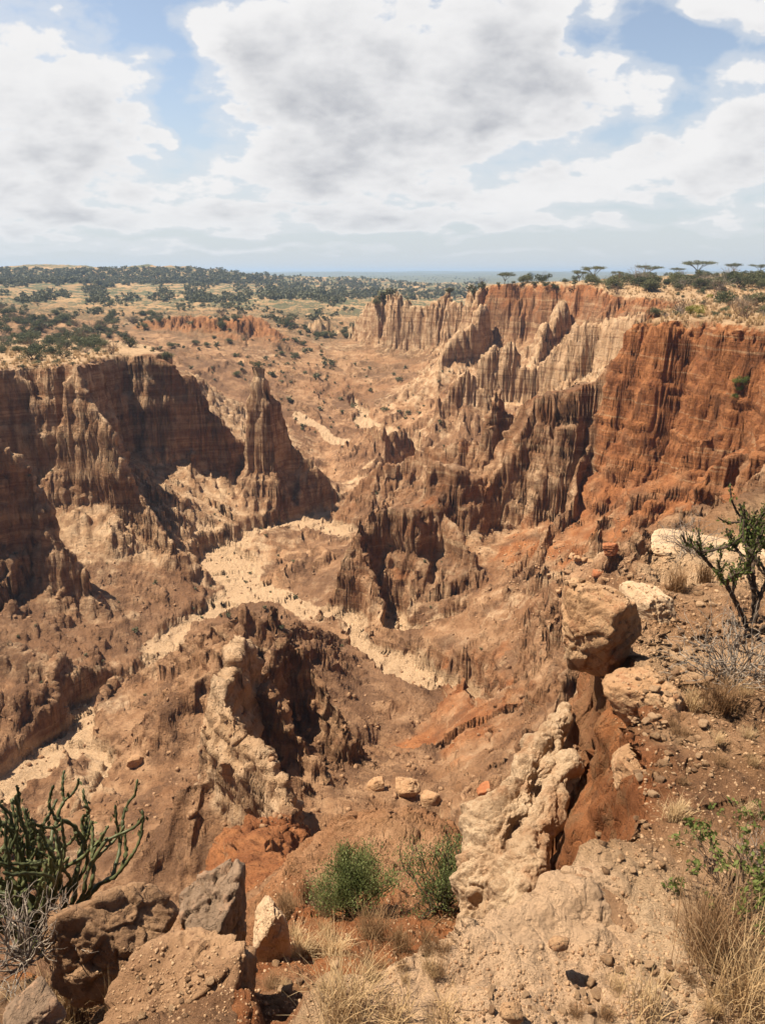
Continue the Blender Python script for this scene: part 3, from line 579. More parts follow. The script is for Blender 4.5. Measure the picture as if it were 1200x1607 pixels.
# ---- stones
def ico(sub):
    bm = bmesh.new(); bmesh.ops.create_icosphere(bm, subdivisions=sub, radius=1); V = np.array([v.co[:] for v in bm.verts]); Fc = np.array([[v.index for v in f.verts] for f in bm.faces]); bm.free(); return V, Fc
ICO = {k: ico(k) for k in (1, 2, 3, 6)}
def rock_mesh(name, seed, dims, mat, sub=6, nplanes=14, amp=.07, flat_top=.0, sharp=14., und=0.):
    rg = np.random.default_rng(seed); V, Fc = ICO[sub]; V = V.copy()
    Np = rg.normal(size=(nplanes, 3)); Np /= np.linalg.norm(Np, axis=1)[:, None]; Dp = rg.uniform(.62, .95, nplanes)
    bxp = np.array([(1, 0, 0), (-1, 0, 0), (0, 1, 0), (0, -1, 0), (0, 0, -1), (0, 0, 1.)]) + rg.normal(size=(6, 3)) * .16; bxp /= np.linalg.norm(bxp, axis=1)[:, None]; Np = np.vstack([Np, bxp]); Dp = np.concatenate([Dp, rg.uniform(.72, .9, 6)])
    if flat_top: Np[0] = (.06, -.05, 1); Np[0] /= np.linalg.norm(Np[0]); Dp[0] = flat_top
    q = np.clip(V @ Np.T / Dp, 1e-3, None); r = 1 / (np.sum(q ** sharp, 1) ** (1 / sharp)); r = np.clip(r, .3, 1.25)
    V = V * r[:, None]
    if und: V[:, :2] *= (1 - und * np.clip(-V[:, 2], 0, 1) ** .8)[:, None]
    if sub >= 3:
        o = rg.uniform(0, 50, 3); nr = V / np.linalg.norm(V, axis=1)[:, None]; d = 0
        for sc2, a in ((1.6, .35), (3.5, .4), (8, .4), (18, .26), (38, .13))[:5 if sub > 3 else 2]:
            x, y, zc = (V * sc2 + o).T
            d = d + a * (.5 * n3(x, y, zc * 1.4) + .6 * (1 - 2.2 * np.abs(n3(x * .7, y * .7, zc * 1.6, 3))) - .1)
        ch = rg.normal(size=(60, 3)); ch /= np.linalg.norm(ch, axis=1)[:, None]; qv = nr + .16 * np.stack([n3(*(V * 3 + o + t_ * 9).T) for t_ in range(3)], 1); srt = qv @ ch.T; i1 = srt.argmax(1); offs = rg.uniform(-1, .6, 60)
        srt2 = np.sort(srt, 1); edge = np.clip((srt2[:, -1] - srt2[:, -2]) / .03, 0, 1); d = d * .75 + offs[i1] * .95 - .5 * (1 - edge)
        lay = n2(V[:, 2] * 5 + o[0] + .3 * n2(V[:, 0] * 2, V[:, 1] * 2), o[1] + 0 * V[:, 0]) * .5
        V = V + nr * (amp * (d + lay))[:, None]
    V = V * (np.array(dims) / 2)
    return make_mesh(name, V, Fc, mat, sub > 3)
def boulder(name, seed, loc, dims, mat, label, cat='boulder', rot=(0, 0, 0), group=None, sink=.0, **kw):
    o = link(name, rock_mesh(name, seed, dims, mat, **kw), None, loc); o.rotation_euler = [math.radians(a) for a in rot]; return tag(o, label, cat, group)
# ---- tubes (stems, twigs, blades)
def tubes(paths, sides=5):
    Vs, Fs, off = [], [], 0
    ang = np.linspace(0, 2 * math.pi, sides, endpoint=False); ca, sa = np.cos(ang), np.sin(ang)
    for p, r in paths:
        p = np.asarray(p, float); r = np.broadcast_to(np.asarray(r, float), (len(p),)); t = np.gradient(p, axis=0); t /= np.linalg.norm(t, axis=1)[:, None] + 1e-9
        ref = np.array([0, 0, 1.]) if abs(t[:, 2]).mean() < .8 else np.array([1., 0, 0])
        a = np.cross(t, ref); a /= np.linalg.norm(a, axis=1)[:, None] + 1e-9; b2 = np.cross(t, a)
        V = p[:, None] + r[:, None, None] * (a[:, None] * ca[None, :, None] + b2[:, None] * sa[None, :, None]); n = len(p)
        i = np.arange(n - 1)[:, None] * sides + np.arange(sides)[None]; j = np.arange(n - 1)[:, None] * sides + (np.arange(sides)[None] + 1) % sides
        Fs.append(np.stack([i, j, j + sides, i + sides], -1).reshape(-1, 4) + off); Vs.append(V.reshape(-1, 3)); off += n * sides
    return np.concatenate(Vs), np.concatenate(Fs)
def leaves(P, size, rg, elong=1.6, up=.0, Dm=None):
    n = len(P); a = rg.normal(size=(n, 3)) if Dm is None else Dm + .35 * rg.normal(size=(n, 3)); a[:, 2] += up; a /= np.linalg.norm(a, axis=1)[:, None]
    b = np.cross(a, rg.normal(size=(n, 3))); b /= np.linalg.norm(b, axis=1)[:, None]; s_ = np.asarray(size) * rg.uniform(.6, 1.3, n)
    a = a * (s_ * elong)[:, None]; b = b * s_[:, None]
    V = np.stack([P - a * .5, P + b * .5, P + a * .5, P - b * .5], 1).reshape(-1, 3); return V, np.arange(4 * n).reshape(-1, 4)
def cat_vf(L):
    o = 0; V, Fc = [], []
    for v, f in L: V.append(v); Fc.append(f + o); o += len(v)
    return np.concatenate(V), np.concatenate(Fc)
def blades(n, h, spread, rg, w=.004, droop=.5, lean=(0, 0)):
    """grass blades: thin bent strips"""
    Vs, Fs = [], []; k = 6; t = np.linspace(0, 1, k)
    for i in range(n):
        az = rg.uniform(0, 6.283); bs = np.array([rg.normal() * spread * .25, rg.normal() * spread * .25, -.01]); hh = h * rg.uniform(.45, 1.1); out = rg.uniform(.1, 1.) * spread; dr = droop * rg.uniform(.2, 1.4)
        dx_, dy_ = math.cos(az), math.sin(az)
        x = bs[0] + dx_ * out * t ** 1.5 + lean[0] * hh * t; y = bs[1] + dy_ * out * t ** 1.5 + lean[1] * hh * t; zc = bs[2] + hh * (t - dr * .5 * t ** 3)
        ww = w * (1 - t ** 2 * .9) * rg.uniform(.6, 1.3); sx, sy = -dy_ * ww, dx_ * ww
        V = np.stack([np.stack([x - sx, y - sy, zc], 1), np.stack([x + sx, y + sy, zc], 1)], 1).reshape(-1, 3)
        j = np.arange(k - 1) * 2; Fs.append(np.stack([j, j + 1, j + 3, j + 2], 1) + i * 2 * k); Vs.append(V)
    return np.concatenate(Vs), np.concatenate(Fs)
def grow(rg, p, d, L, r, depth, out, kids=3, bend=.25, spread=.7, upb=.15, taper=.65, tips=None, seg=5, klen=.7):
    pts = [np.array(p, float)]; d = np.array(d, float)
    for i in range(seg):
        d = d + rg.normal(size=3) * bend + np.array([0, 0, upb]); d /= np.linalg.norm(d); pts.append(pts[-1] + d * L / seg)
    out.append((np.array(pts), np.linspace(r, r * taper, seg + 1)))
    if depth <= 0:
        if tips is not None: tips.append((pts, d))
        return
    for k in range(kids):
        i = seg if k == 0 else rg.integers(max(1, seg // 2), seg + 1); nd = d + rg.normal(size=3) * spread; nd /= np.linalg.norm(nd)
        grow(rg, pts[i], nd, L * klen * rg.uniform(.7, 1.15), r * taper * .85, depth - 1, out, kids, bend, spread, upb, taper, tips, seg, klen)
# ---- bushes (unit size: about 1 wide, .8 high, base at the origin)
def bush_vf(seed, nl=420, size=.055, lumps=11, flat=.8, elong=1.4):
    rg = np.random.default_rng(seed); P = []
    for i in range(lumps):
        a = rg.uniform(0, 6.283); rr = rg.uniform(0, .3) ** .8; c = np.array([math.cos(a) * rr, math.sin(a) * rr, rg.uniform(.2, .55) * flat]); R = rg.uniform(.13, .24)
        n = nl // lumps; q = rg.normal(size=(n, 3)); q /= np.linalg.norm(q, axis=1)[:, None]; q *= (R * rg.uniform(.55, 1.08, n))[:, None]; q[:, 2] *= .85; P.append(c + q)
    P = np.concatenate(P); P[:, 2] = np.maximum(P[:, 2], .02); return leaves(P, size, rg, elong)
def bush_mesh(name, seed, mat, **kw): V, Fc = bush_vf(seed, **kw); return make_mesh(name, V, Fc, mat, False)
FARB = [bush_mesh('bush', 100 + i, m, nl=330, size=.075) for i, m in enumerate((M_far, M_far, M_olive, M_far, M_olive))]
MIDB = [bush_mesh('bush', 200 + i, m, nl=1500, size=.036) for i, m in enumerate((M_far, M_olive, M_green, M_far))]
def twig_mesh(name, seed, mat, n=40, h=1., sides=3, r=.006, depth=2):
    rg = np.random.default_rng(seed); out = []
    for i in range(n):
        a = rg.uniform(0, 6.283); t = rg.uniform(.2, 1.1); grow(rg, (rg.normal() * .05, rg.normal() * .05, 0), (math.cos(a) * t, math.sin(a) * t, 1), h * rg.uniform(.35, .6), r * rg.uniform(.6, 1.2), depth, out, 2, .22, .5, .03, .7, None, 4, .65)
    V, Fc = tubes(out, sides); return make_mesh(name, V, Fc, mat, True)
DRYB = [twig_mesh('dry_shrub', 300 + i, m, 26, 1., 3, .011, 2) for i, m in enumerate((M_twig, M_grey))]
# ---- flat-topped acacia, unit height
def acacia(seed, label, cat='tree', spread=.62, lean=.1):
    rg = np.random.default_rng(seed); out, tips = [], []
    base_ = np.array([0, 0, -.03]); fork = np.array([lean * .3, 0, .26]); out.append((np.array([base_, fork * .5, fork]), np.array([.04, .03, .027])))
    for i in range(5):
        a = i * 1.257 + rg.uniform(-.3, .3); R = spread * rg.uniform(.55, .95); e = np.array([math.cos(a) * R + lean, math.sin(a) * R, rg.uniform(.74, .9)]); m1 = fork + (e - fork) * .45 + np.array([0, 0, .06])
        out.append((np.array([fork, m1, e]), np.array([.022, .014, .007]))); tips.append(e)
        for j in range(3):
            e2 = e + np.array([rg.normal() * .14, rg.normal() * .14, rg.uniform(-.02, .06)]); out.append((np.array([m1, (m1 + e2) / 2 + rg.normal(size=3) * .02, e2]), np.array([.01, .007, .004]))); tips.append(e2)
    tips.append(np.array([lean, 0, .92]))
    V, Fc = tubes(out, 5); root = empty('acacia_tree'); tm = link('trunk', make_mesh('trunk', V, Fc, M_bark), root)
    P = []
    for e in tips: n = 130; q = rg.normal(size=(n, 3)) * np.array([.12, .12, .045]); P.append(e + q)
    V, Fc = leaves(np.concatenate(P), .034, rg, 1.5); link('crown', make_mesh('crown', V, Fc, M_olive, False), root)
    return tag(root, label, cat)
def wide_tree(seed, label):
    rg = np.random.default_rng(seed); root = empty('scrub_tree'); out, tips = [], []
    for i in range(3): grow(rg, (0, 0, -.03), (rg.normal() * .5, rg.normal() * .5, 1), .35, .03, 2, out, 3, .18, .6, .06, .65, tips, 4, .72)
    V, Fc = tubes(out, 4); V[:, 2] = V[:, 2] * .85; link('trunk', make_mesh('trunk', V, Fc, M_bark), root)
    P = np.concatenate([t[0][-1][None] * np.array([1, 1, .85]) + rg.normal(size=(46, 3)) * .075 for t in tips]); V, Fc = leaves(P, .034, rg, 1.4); link('crown', make_mesh('crown', V, Fc, M_far, False), root)
    return tag(root, label, 'tree')
# ==== foreground boulders
def at(px, py, Y): return Vector(W(px, py, Y))
boulder('boulder', 11, at(930, 985, 6.7), (.80, .85, 1.12), M_st_tan, 'big block with pale flat top and dark overhanging face on the cliff edge', rot=(-4, 6, 30), flat_top=.72, und=.36, nplanes=7, amp=.085, sharp=30)
boulder('boulder', 23, at(1022, 1108, 5.25), (.64, .7, .74), M_st_tan, 'angular brown boulder hollow and black beneath, below the big pale-topped block', rot=(0, -8, -25), flat_top=.72, und=.5, nplanes=7, amp=.09, sharp=30)
boulder('rock_slab', 31, at(1012, 1212, 4.15), (.52, .5, .42), M_st_tan, 'flat-topped tan slab on the ledge under the hollow boulder', 'rock slab', rot=(8, 6, 10), flat_top=.6, nplanes=7, amp=.045, sharp=28)
boulder('boulder', 47, at(1010, 945, 8.0), (.42, .9, .6), M_st_pale, 'tall pale block wedged behind the big overhanging block', rot=(0, 0, 12), flat_top=.6, nplanes=9, amp=.05, sharp=22)
boulder('rock_slab', 53, at(975, 1425, 2.62), (.38, .40, .15), M_st_brown, 'dark cracked slab lying on the pale rock lip', 'rock slab', rot=(10, 14, 30), flat_top=.5, nplanes=9, amp=.05, sharp=18)
boulder('rock_slab', 59, at(1130, 868, 11.6), (2.3, 1.4, .5), M_st_pale, 'wide smooth pale slab at the far end of the ledge beside the succulent tree', 'rock slab', rot=(3, 5, -12), flat_top=.6, nplanes=10, amp=.03, sharp=16)
boulder('boulder', 61, at(178, 1475, 3.3), (.88, .66, .80), M_st_brown, 'large angular tan boulder with black shaded side, beside the green succulent clump', rot=(18, 30, 24), flat_top=.6, und=.3, nplanes=7, amp=.10, sharp=34)
boulder('boulder', 67, at(338, 1462, 3.3), (.44, .44, .86), M_st_grey, 'grey weathered boulder standing between two tan rocks', rot=(6, 0, 10), nplanes=8, amp=.11, sharp=30, und=.2)
boulder('boulder', 71, at(292, 1585, 2.75), (.80, .80, .60), M_st_brown, 'broad tan rock in front of the grey boulder with pebbles on it', rot=(22, -6, -15), flat_top=.7, nplanes=8, amp=.10, sharp=24)
boulder('boulder', 73, at(45, 1590, 2.6), (.3, .3, .22), M_st_grey, 'dark rock half buried in straw at the lower left corner', rot=(8, 4, 40), nplanes=10, amp=.06)
boulder('boulder', 79, at(425, 1462, 4.3), (.30, .42, .62), M_st_pale, 'upright pale rock at the foot of the red slope', rot=(0, 6, 10), nplanes=12, amp=.06)
boulder('stone', 83, at(875, 1478, 2.22), (.085, .07, .06), M_st_tan, 'fist-sized stone at the edge of the bare cream patch', 'stone', nplanes=10, sub=3)
boulder('stone', 85, at(800, 1590, 1.95), (.10, .085, .08), M_st_tan, 'rounded tan stone near the bottom edge below the cream rock', 'stone', nplanes=10, sub=3)
for (px, py, sp, lab) in ((957, 868, 30, 'orange boulder resting high on the red scree below the right cliff'), (893, 930, 24, 'brown block on the scree left of the orange boulder'), (938, 905, 20, 'small block on the scree just below the orange boulder'),
                      (905, 880, 16, 'small rubble block under the cliff foot'), (640, 1245, 46, 'round brown boulder on the gorge floor beyond the green bush'), (590, 1238, 34, 'dark boulder left of the round brown one on the gorge floor'),
                      (676, 1262, 40, 'pale brown boulder right of the round one on the gorge floor'), (215, 1200, 30, 'lone boulder beside the left wash'), (760, 1245, 30, 'boulder on the red mound above the second bush')):
    l, nn = hit(px, py)
    if l is None: continue
    s_ = scale_at(l) * sp; boulder('boulder', px, l + Vector((0, 0, s_ * .2)), (s_, s_ * .9, s_ * .8), M_st_red if 'orange' in lab or 'red' in lab else M_st_tan, lab, nplanes=12, amp=.06, sub=6 if sp > 25 else 3)
# ==== leaning rock columns under the ledge
def column(name, path, radii, seed, mat, label):
    rg = np.random.default_rng(seed); P = np.array(path); t0 = np.linspace(0, 1, len(P)); n, m = 420, 240; t = np.linspace(0, 1, n)
    Cc = np.stack([np.interp(t, t0, P[:, k]) for k in range(3)], 1); ke = np.ones(41) / 41
    for k in range(3): Cc[:, k] = np.convolve(np.pad(Cc[:, k], 20, mode='edge'), ke, 'valid')
    R = np.interp(t, t0, radii); R = R * np.clip(1 - ((.12 - t) / .12).clip(0) ** 2.2, .02, 1)
    T = np.gradient(Cc, axis=0); T /= np.linalg.norm(T, axis=1)[:, None]; A = np.cross(T, np.array([0, 1., 0])); A /= np.linalg.norm(A, axis=1)[:, None]; B = np.cross(T, A)
    an = np.linspace(0, 2 * math.pi, m, endpoint=False); V = Cc[:, None] + R[:, None, None] * (A[:, None] * np.cos(an)[None, :, None] + B[:, None] * np.sin(an)[None, :, None])
    nr = (V - Cc[:, None]) / (R[:, None, None] + 1e-6); x, y, zc = [V[..., k] + seed for k in range(3)]
    d = 0
    for lam, a in ((.9, .16), (.42, .13), (.2, .085), (.1, .045), (.05, .022), (.025, .01)): d = d + a * (.35 * n3(x / lam, y / lam, zc / lam * .7) + .9 * (np.abs(n3(x / lam * .7, y / lam * .7, zc / lam * .45, 5)) * 1.9 - .45))
    V = V + nr * (d - .08)[..., None] * np.clip(R / .3, .3, 1.2)[:, None, None]
    i = np.arange((n - 1) * m).reshape(n - 1, m); Q_ = np.stack([i, i + m, np.roll(i, -1, 1) + m, np.roll(i, -1, 1)], -1).reshape(-1, 4)
    return tag(link(name, make_mesh(name, V.reshape(-1, 3), Q_, mat)), label, 'rock column')
k = NT('cream_column_rock'); nn_ = k.noise(2.5, 9, rough=.65); f_ = k.noise(22, 8, rough=.7); cc = k.mix(k.mr(nn_, .38, .62), (.52, .34, .20), (.64, .45, .28)); cc = k.mix(k.mr(f_, .50, .66, 0, .5), cc, (.36, .19, .09)); cc = k.mix(k.mr(k.noise(1, 7, k.vmul(k.pos, (1.5, 1.5, 9)), rough=.7), .54, .64, 0, .35), cc, (.34, .17, .08)); cc = k.mix(k.math('MULTIPLY', k.mr(k.noise(1, 5, k.vmul(k.pos, (3, 3, .5))), .5, .65), .5), cc, (.36, .15, .06))
M_col = k.done(cc, k.bump(k.noise(60, 6, rough=.7), .014, .9, k.bump(k.math('ABSOLUTE', k.math('SUBTRACT', k.noise(7, 7, rough=.7), .5)), .12, 1., k.bump(f_, .06, 1.))))
column('rock_column', [at(893, 1098, 7.2), at(862, 1165, 6.7), at(812, 1260, 6.0), at(775, 1370, 5.5), at(752, 1480, 5.1), at(740, 1600, 4.8)], [.13, .20, .29, .33, .36, .42], 5, M_col, 'tall leaning cream rock column standing just off the ledge')
column('rock_column', [at(905, 1170, 6.6), at(870, 1235, 6.1), at(838, 1320, 5.5), at(815, 1420, 5.0), at(800, 1540, 4.7)], [.10, .15, .2, .25, .33], 9, M_col, 'shorter cream rock column right of the tallest, by the orange gully')
# ==== near plants
def near_bush(name, px, py, Y, wpx, hpx, seed, label, dens=5200, stems=26, leaf=.02, mat=M_green, up=.1, lw=1.):
    b0 = at(px, py, Y); g = drop(b0.x, b0.y, b0.z + .6 if b0.z + .6 > -30 else 0); s_ = scale_at(g); w_, h_ = wpx * s_, hpx * s_
    rg = np.random.default_rng(seed); root = empty(name, g); out, tips = [], []
    for i in range(stems):
        a = rg.uniform(0, 6.283); q = rg.uniform(.1, 1.); grow(rg, (rg.normal() * .02, rg.normal() * .02, -.03), (math.cos(a) * q, math.sin(a) * q, .9), .42, .011 * rg.uniform(.6, 1.3), 2, out, 3, .16, .45, up, .62, tips, 5, .62)
    V, Fc = tubes(out, 4); sclv = np.array([w_, w_, h_ * 1.05]); link('stems', make_mesh('stems', V * sclv, Fc, M_bark), root)
    P, D = [], []
    per = max(4, dens // len(tips))
    for pts, d in tips:
        pts = np.array(pts); t = rg.uniform(0, len(pts) - 1.01, per); i = t.astype(int); q = pts[i] + (pts[i + 1] - pts[i]) * (t - i)[:, None]; P.append(q + rg.normal(size=(per, 3)) * .03 * lw); D.append(np.repeat(d[None], per, 0))
    V, Fc = leaves(np.concatenate(P) * sclv, leaf, rg, 2.2, Dm=np.concatenate(D)); link('foliage', make_mesh('foliage', V, Fc, mat, False), root)
    return tag(root, label, 'bush')
near_bush('green_bush', 552, 1448, 6.3, 118, 128, 1, 'dense feathery green bush in the hollow beside the red slope', 19000, 34, .0115, lw=1.7, mat=M_light)
near_bush('green_bush', 688, 1440, 6.5, 190, 140, 2, 'thin green bush with dark bare stems beside the cream column', 8000, 20, .013, lw=1.5, mat=M_light)
def tuft(name, loc, h, spread, n, seed, mat, label, w=.004, droop=.5, cat='grass tuft', group=None, lean=(0, 0)):
    V, Fc = blades(n, h, spread, np.random.default_rng(seed), w, droop, lean); o = link(name, make_mesh(name, V, Fc, mat, False), None, loc); return tag(o, label, cat, group)
def gnd(px, py):
    l, n_ = hit(px, py); return l
GT_ = [(1062, 925, 46, 34, 260, M_brown, 'brown dead grass tuft beside the pale slab on the ledge'), (1105, 915, 40, 26, 150, M_brown, 'small brown grass tuft under the succulent tree'),
       (1130, 1110, 62, 56, 300, M_brown, 'brown grass tuft below the grey twiggy shrub'), (1085, 1110, 36, 30, 140, M_straw, 'pale grass tuft on the rubble of the ledge'),
       (545, 1600, 120, 95, 260, M_straw, 'tall pale straw tuft at the bottom edge in the middle'), (620, 1604, 60, 60, 120, M_straw, 'low straw tuft right of the tall one at the bottom edge'), (95, 1600, 120, 95, 340, M_straw, 'thick straw tuft in the lower left corner'), (190, 1604, 110, 40, 60, M_straw, 'straw tuft in front of the large angular boulder'),
       (455, 1440, 44, 36, 260, M_brown, 'brown grass tuft beside the upright pale rock'), (482, 1412, 44, 24, 200, M_brown, 'dark grass tuft against the red slope'), (470, 1500, 44, 44, 300, M_straw, 'dry grass tuft in the hollow in front of the green bush'),
       (590, 1470, 50, 50, 300, M_brown, 'brown grass tuft right under the dense green bush'), (520, 1500, 40, 46, 240, M_straw, 'pale grass tuft under the dense green bush'), (630, 1490, 40, 40, 200, M_brown, 'grass tuft between the two bushes'),
       (1120, 1500, 150, 110, 520, M_brown, 'large reddish brown grass clump under the thorn shrub'), (1170, 1590, 150, 120, 260, M_straw, 'sprawling straw clump in the lower right corner'), (1010, 1590, 80, 80, 90, M_straw, 'loose straw on the rubble near the bottom edge'),
       (700, 1600, 50, 60, 70, M_straw, 'short straw tuft at the bottom edge on the pale rock'), (1060, 1290, 44, 40, 120, M_straw, 'thin grass tuft left of the thorn shrub')]
for i, (px, py, hp, wp, n, m_, lab) in enumerate(GT_):
    l = gnd(px, min(py, 1604))
    if l is None: continue
    s_ = scale_at(l); tuft('grass_tuft', l, hp * s_ * 1.15, wp * s_ * .9, n, 400 + i, m_, lab, w=max(.0016, .0011 * s_ * 1160 ** 1 * .9 / 3), droop=.6)
rg = np.random.default_rng(12); TM = [make_mesh('grass_tuft', *blades(150, 1., .8, np.random.default_rng(440 + i), .009, .7), m_, False) for i, m_ in enumerate((M_straw, M_brown, M_brown, M_straw))]
for (x0, y0, x1, y1), n, lab in (((420, 1390, 520, 1560), 18, 'small dry grass tuft in the hollow left of the dense green bush'), ((560, 1450, 720, 1540), 16, 'small dry grass tuft in the hollow below the thin green bush'), ((1040, 1080, 1190, 1330), 14, 'small dry grass tuft on the stony right ledge'), ((880, 1530, 1190, 1604), 12, 'small dry grass tuft on the lower right rubble')):
    for i in range(n):
        l, nn = hit(rg.uniform(x0, x1), rg.uniform(y0, y1))
        if l is None or nn.z < .4 or l.y > 13: continue
        s_ = scale_at(l) * rg.uniform(16, 34); o = link('grass_tuft', TM[rg.integers(4)], None, l); o.scale = (s_, s_, s_); o.rotation_euler = (0, 0, rg.uniform(0, 6.28)); tag(o, lab, 'grass tuft', lab.replace('tuft', 'tufts'))
# long single stalks
for i, (px, py, h, lx, ly, lab) in enumerate(((125, 1600, .36, .55, .25, 'long single grass stalk leaning across the large angular boulder'), (660, 1490, .16, .5, .1, 'single curved stalk against the cream column'))):
    l = gnd(px, py); rg = np.random.default_rng(i); t = np.linspace(0, 1, 14); P = np.stack([lx * t ** 1.2 * h * 1.3, ly * t * h, h * (t * 1.5 - .45 * t ** 2.2)], 1)
    V, Fc = tubes([(P, np.linspace(.0022, .0008, 14))], 4); tag(link('grass_stalk', make_mesh('grass_stalk', V, Fc, M_straw), None, l), lab, 'grass stalk')
# succulent clump and succulent tree
def succulent(name, loc, seed, H_, label, n=9, r=.02, depth=3, spread=.45, stem=M_succ, leafy=0, seg=5, kids=3, upb=.22, dirs=None, cone=.45, bend=.16):
    rg = np.random.default_rng(seed); out, tips = [], []
    for i in range(n):
        a = rg.uniform(0, 6.283); q = rg.uniform(.1, 1.) * cone * 2; d = (math.cos(a) * q, math.sin(a) * q, 1) if dirs is None else dirs[i]
        grow(rg, (rg.normal() * .04 * H_, rg.normal() * .04 * H_, -.03), d, H_ * .36, r, depth - 1, out, kids, bend, spread, upb, .86, tips, seg, .72)
    root = empty(name, loc); P2 = []
    for p, rr in out:      # lumpy ribbed stems
        p = np.asarray(p); t = np.linspace(0, len(p) - 1, len(p) * 4); q = np.stack([np.interp(t, np.arange(len(p)), p[:, k]) for k in range(3)], 1); r2 = np.interp(t, np.arange(len(p)), rr) * (1 + .22 * np.sin(t * 7)); r2[-1] *= .4; P2.append((q, r2))
    V, Fc = tubes(P2, 7); link('stems', make_mesh('stems', V, Fc, stem), root)
    L = []
    for p, d in tips:
        p = np.array(p); k_ = 34 if leafy else 9; t = rg.uniform(.3, len(p) - 1.02, k_); i = t.astype(int); q = p[i] + (p[i + 1] - p[i]) * (t - i)[:, None]; L.append((q + rg.normal(size=q.shape) * r * .7, np.repeat(d[None], k_, 0)))
    V, Fc = leaves(np.concatenate([a for a, b in L]), .019 if leafy else .02, rg, 2.0, Dm=np.concatenate([b for a, b in L])); link('leaves', make_mesh('leaves', V, Fc, M_green if leafy else M_succ, False), root)
    return tag(root, label, 'succulent')
l = gnd(70, 1440); l = at(75, 1470, 3.9)
succulent('succulent_bush', l, 21, 1.45, 'green knobbly succulent clump in the lower left corner', n=26, r=.02, depth=3, spread=.38, cone=.5, kids=2, upb=.2, bend=.27)
l = gnd(1178, 985); succulent('succulent_tree', l, 35, 1.75, 'dark-stemmed succulent tree with green leafy tips on the right ledge', n=4, r=.028, depth=4, spread=.5, stem=M_bark, leafy=1, kids=3, cone=.5, upb=.16)
# twiggy dead shrubs
def dead(px, py, wpx, seed, label, mat=M_grey, n=40, r=.006, depth=2, hfac=1., leaf=0, Y=None):
    l = gnd(px, py) if Y is None else at(px, py, Y); s_ = scale_at(l) * wpx; root = empty('dead_shrub' if not leaf else 'thorn_shrub', l); rg = np.random.default_rng(seed); out, tips = [], []
    for i in range(n):
        a = rg.uniform(0, 6.283); t = rg.uniform(.2, 1.3); grow(rg, (rg.normal() * .05, rg.normal() * .05, -.03), (math.cos(a) * t, math.sin(a) * t, .9 * hfac), .36, r * rg.uniform(.5, 1.2), depth, out, 2, .22, .5, .02, .7, tips, 5, .66)
    V, Fc = tubes(out, 4); link('twigs', make_mesh('twigs', V * s_, Fc, mat), root)
    if leaf:
        P = [];
        for p, d in tips:
            if rg.random() < .6: p = np.array(p); q = p[rg.integers(1, len(p), leaf)]; P.append(q + rg.normal(size=q.shape) * .014)
        V, Fc = leaves(np.concatenate(P) * s_, .013, rg, 2.2); link('leaves', make_mesh('leaves', V, Fc, M_green, False), root)
    return tag(root, label, 'shrub')
dead(1150, 1075, 210, 1, 'grey leafless twiggy shrub at the foot of the succulent tree', M_grey, 60, .0065)
dead(1085, 868, 110, 2, 'tangled dry shrub behind the ledge grass', M_grey, 34, .008)
dead(1160, 1420, 240, 3, 'thorn shrub with sparse green leaves and white thorny twigs on the right', M_twig, 34, .0075, 3, 1., 9)
dead(1185, 1360, 120, 4, 'white bare thorny branches tangled in the thorn shrub', M_grey, 16, .008, 2)
dead(45, 1500, 190, 5, 'bleached dead twigs under the green succulent clump', M_grey, 46, .010, 2, .7, 0, 3.1)
dead(505, 1430, 60, 6, 'dry brown shrub beside the dense green bush', M_twig, 30, .009)
# ==== loose stones: the larger ones one by one, the finest as gravel
PEB = [rock_mesh('stone', 500 + i, (1, .9 - .16 * (i % 3), .34 + .12 * (i % 4)), (M_peb, M_st_brown, M_peb, M_st_tan)[i % 4], sub=3, nplanes=6 + i % 3, sharp=60, amp=.04, flat_top=.65) for i in range(8)]
rg = np.random.default_rng(77); ns = 0
REG = [((985, 1060, 1120, 1250), 130, 'loose flat stone on the rubble of the right ledge between the boulders', 6, 24), ((1010, 900, 1130, 1060), 60, 'loose stone on the ledge near the grass tufts', 6, 20), ((900, 1500, 1130, 1600), 60, 'loose stone on the brown rubble in the lower right', 9, 24),
       ((700, 1540, 900, 1604), 20, 'loose stone on the rim of the cream rock', 8, 20), ((200, 1530, 330, 1600), 26, 'pebble lying on the broad tan rock', 9, 20), ((860, 860, 1010, 935), 40, 'rubble block on the scree under the right cliff', 7, 18), ((430, 1490, 640, 1590), 24, 'loose stone on the floor of the hollow', 8, 22), ((930, 1250, 1040, 1370), 24, 'loose stone on the ledge above the orange gully', 8, 20)]
bpy.context.view_layer.update(); DG = bpy.context.evaluated_depsgraph_get()
for (x0, y0, x1, y1), n, lab, a, b in REG:
    for i in range(n):
        l, nn = hit(rg.uniform(x0, x1), rg.uniform(y0, y1))
        if l is None or nn.z < .4 or (l.y > 20 and 'scree' not in lab): continue
        s_ = scale_at(l) * (a + (b - a) * rg.random() ** 2.2); o = link('stone', PEB[rg.integers(8)], None, l + Vector((0, 0, s_ * .12))); o.scale = (s_,) * 3; o.rotation_euler = (rg.normal() * .3, rg.normal() * .3, rg.uniform(0, 6.28)); tag(o, lab, 'stone', lab.replace('loose stone', 'loose stones').replace('pebble lying', 'pebbles lying').replace('rubble block', 'rubble blocks').replace('loose flat stone', 'loose flat stones')); ns += 1
SV, SF = ICO[1]; Vs, Fs = [], []; cnt = 0
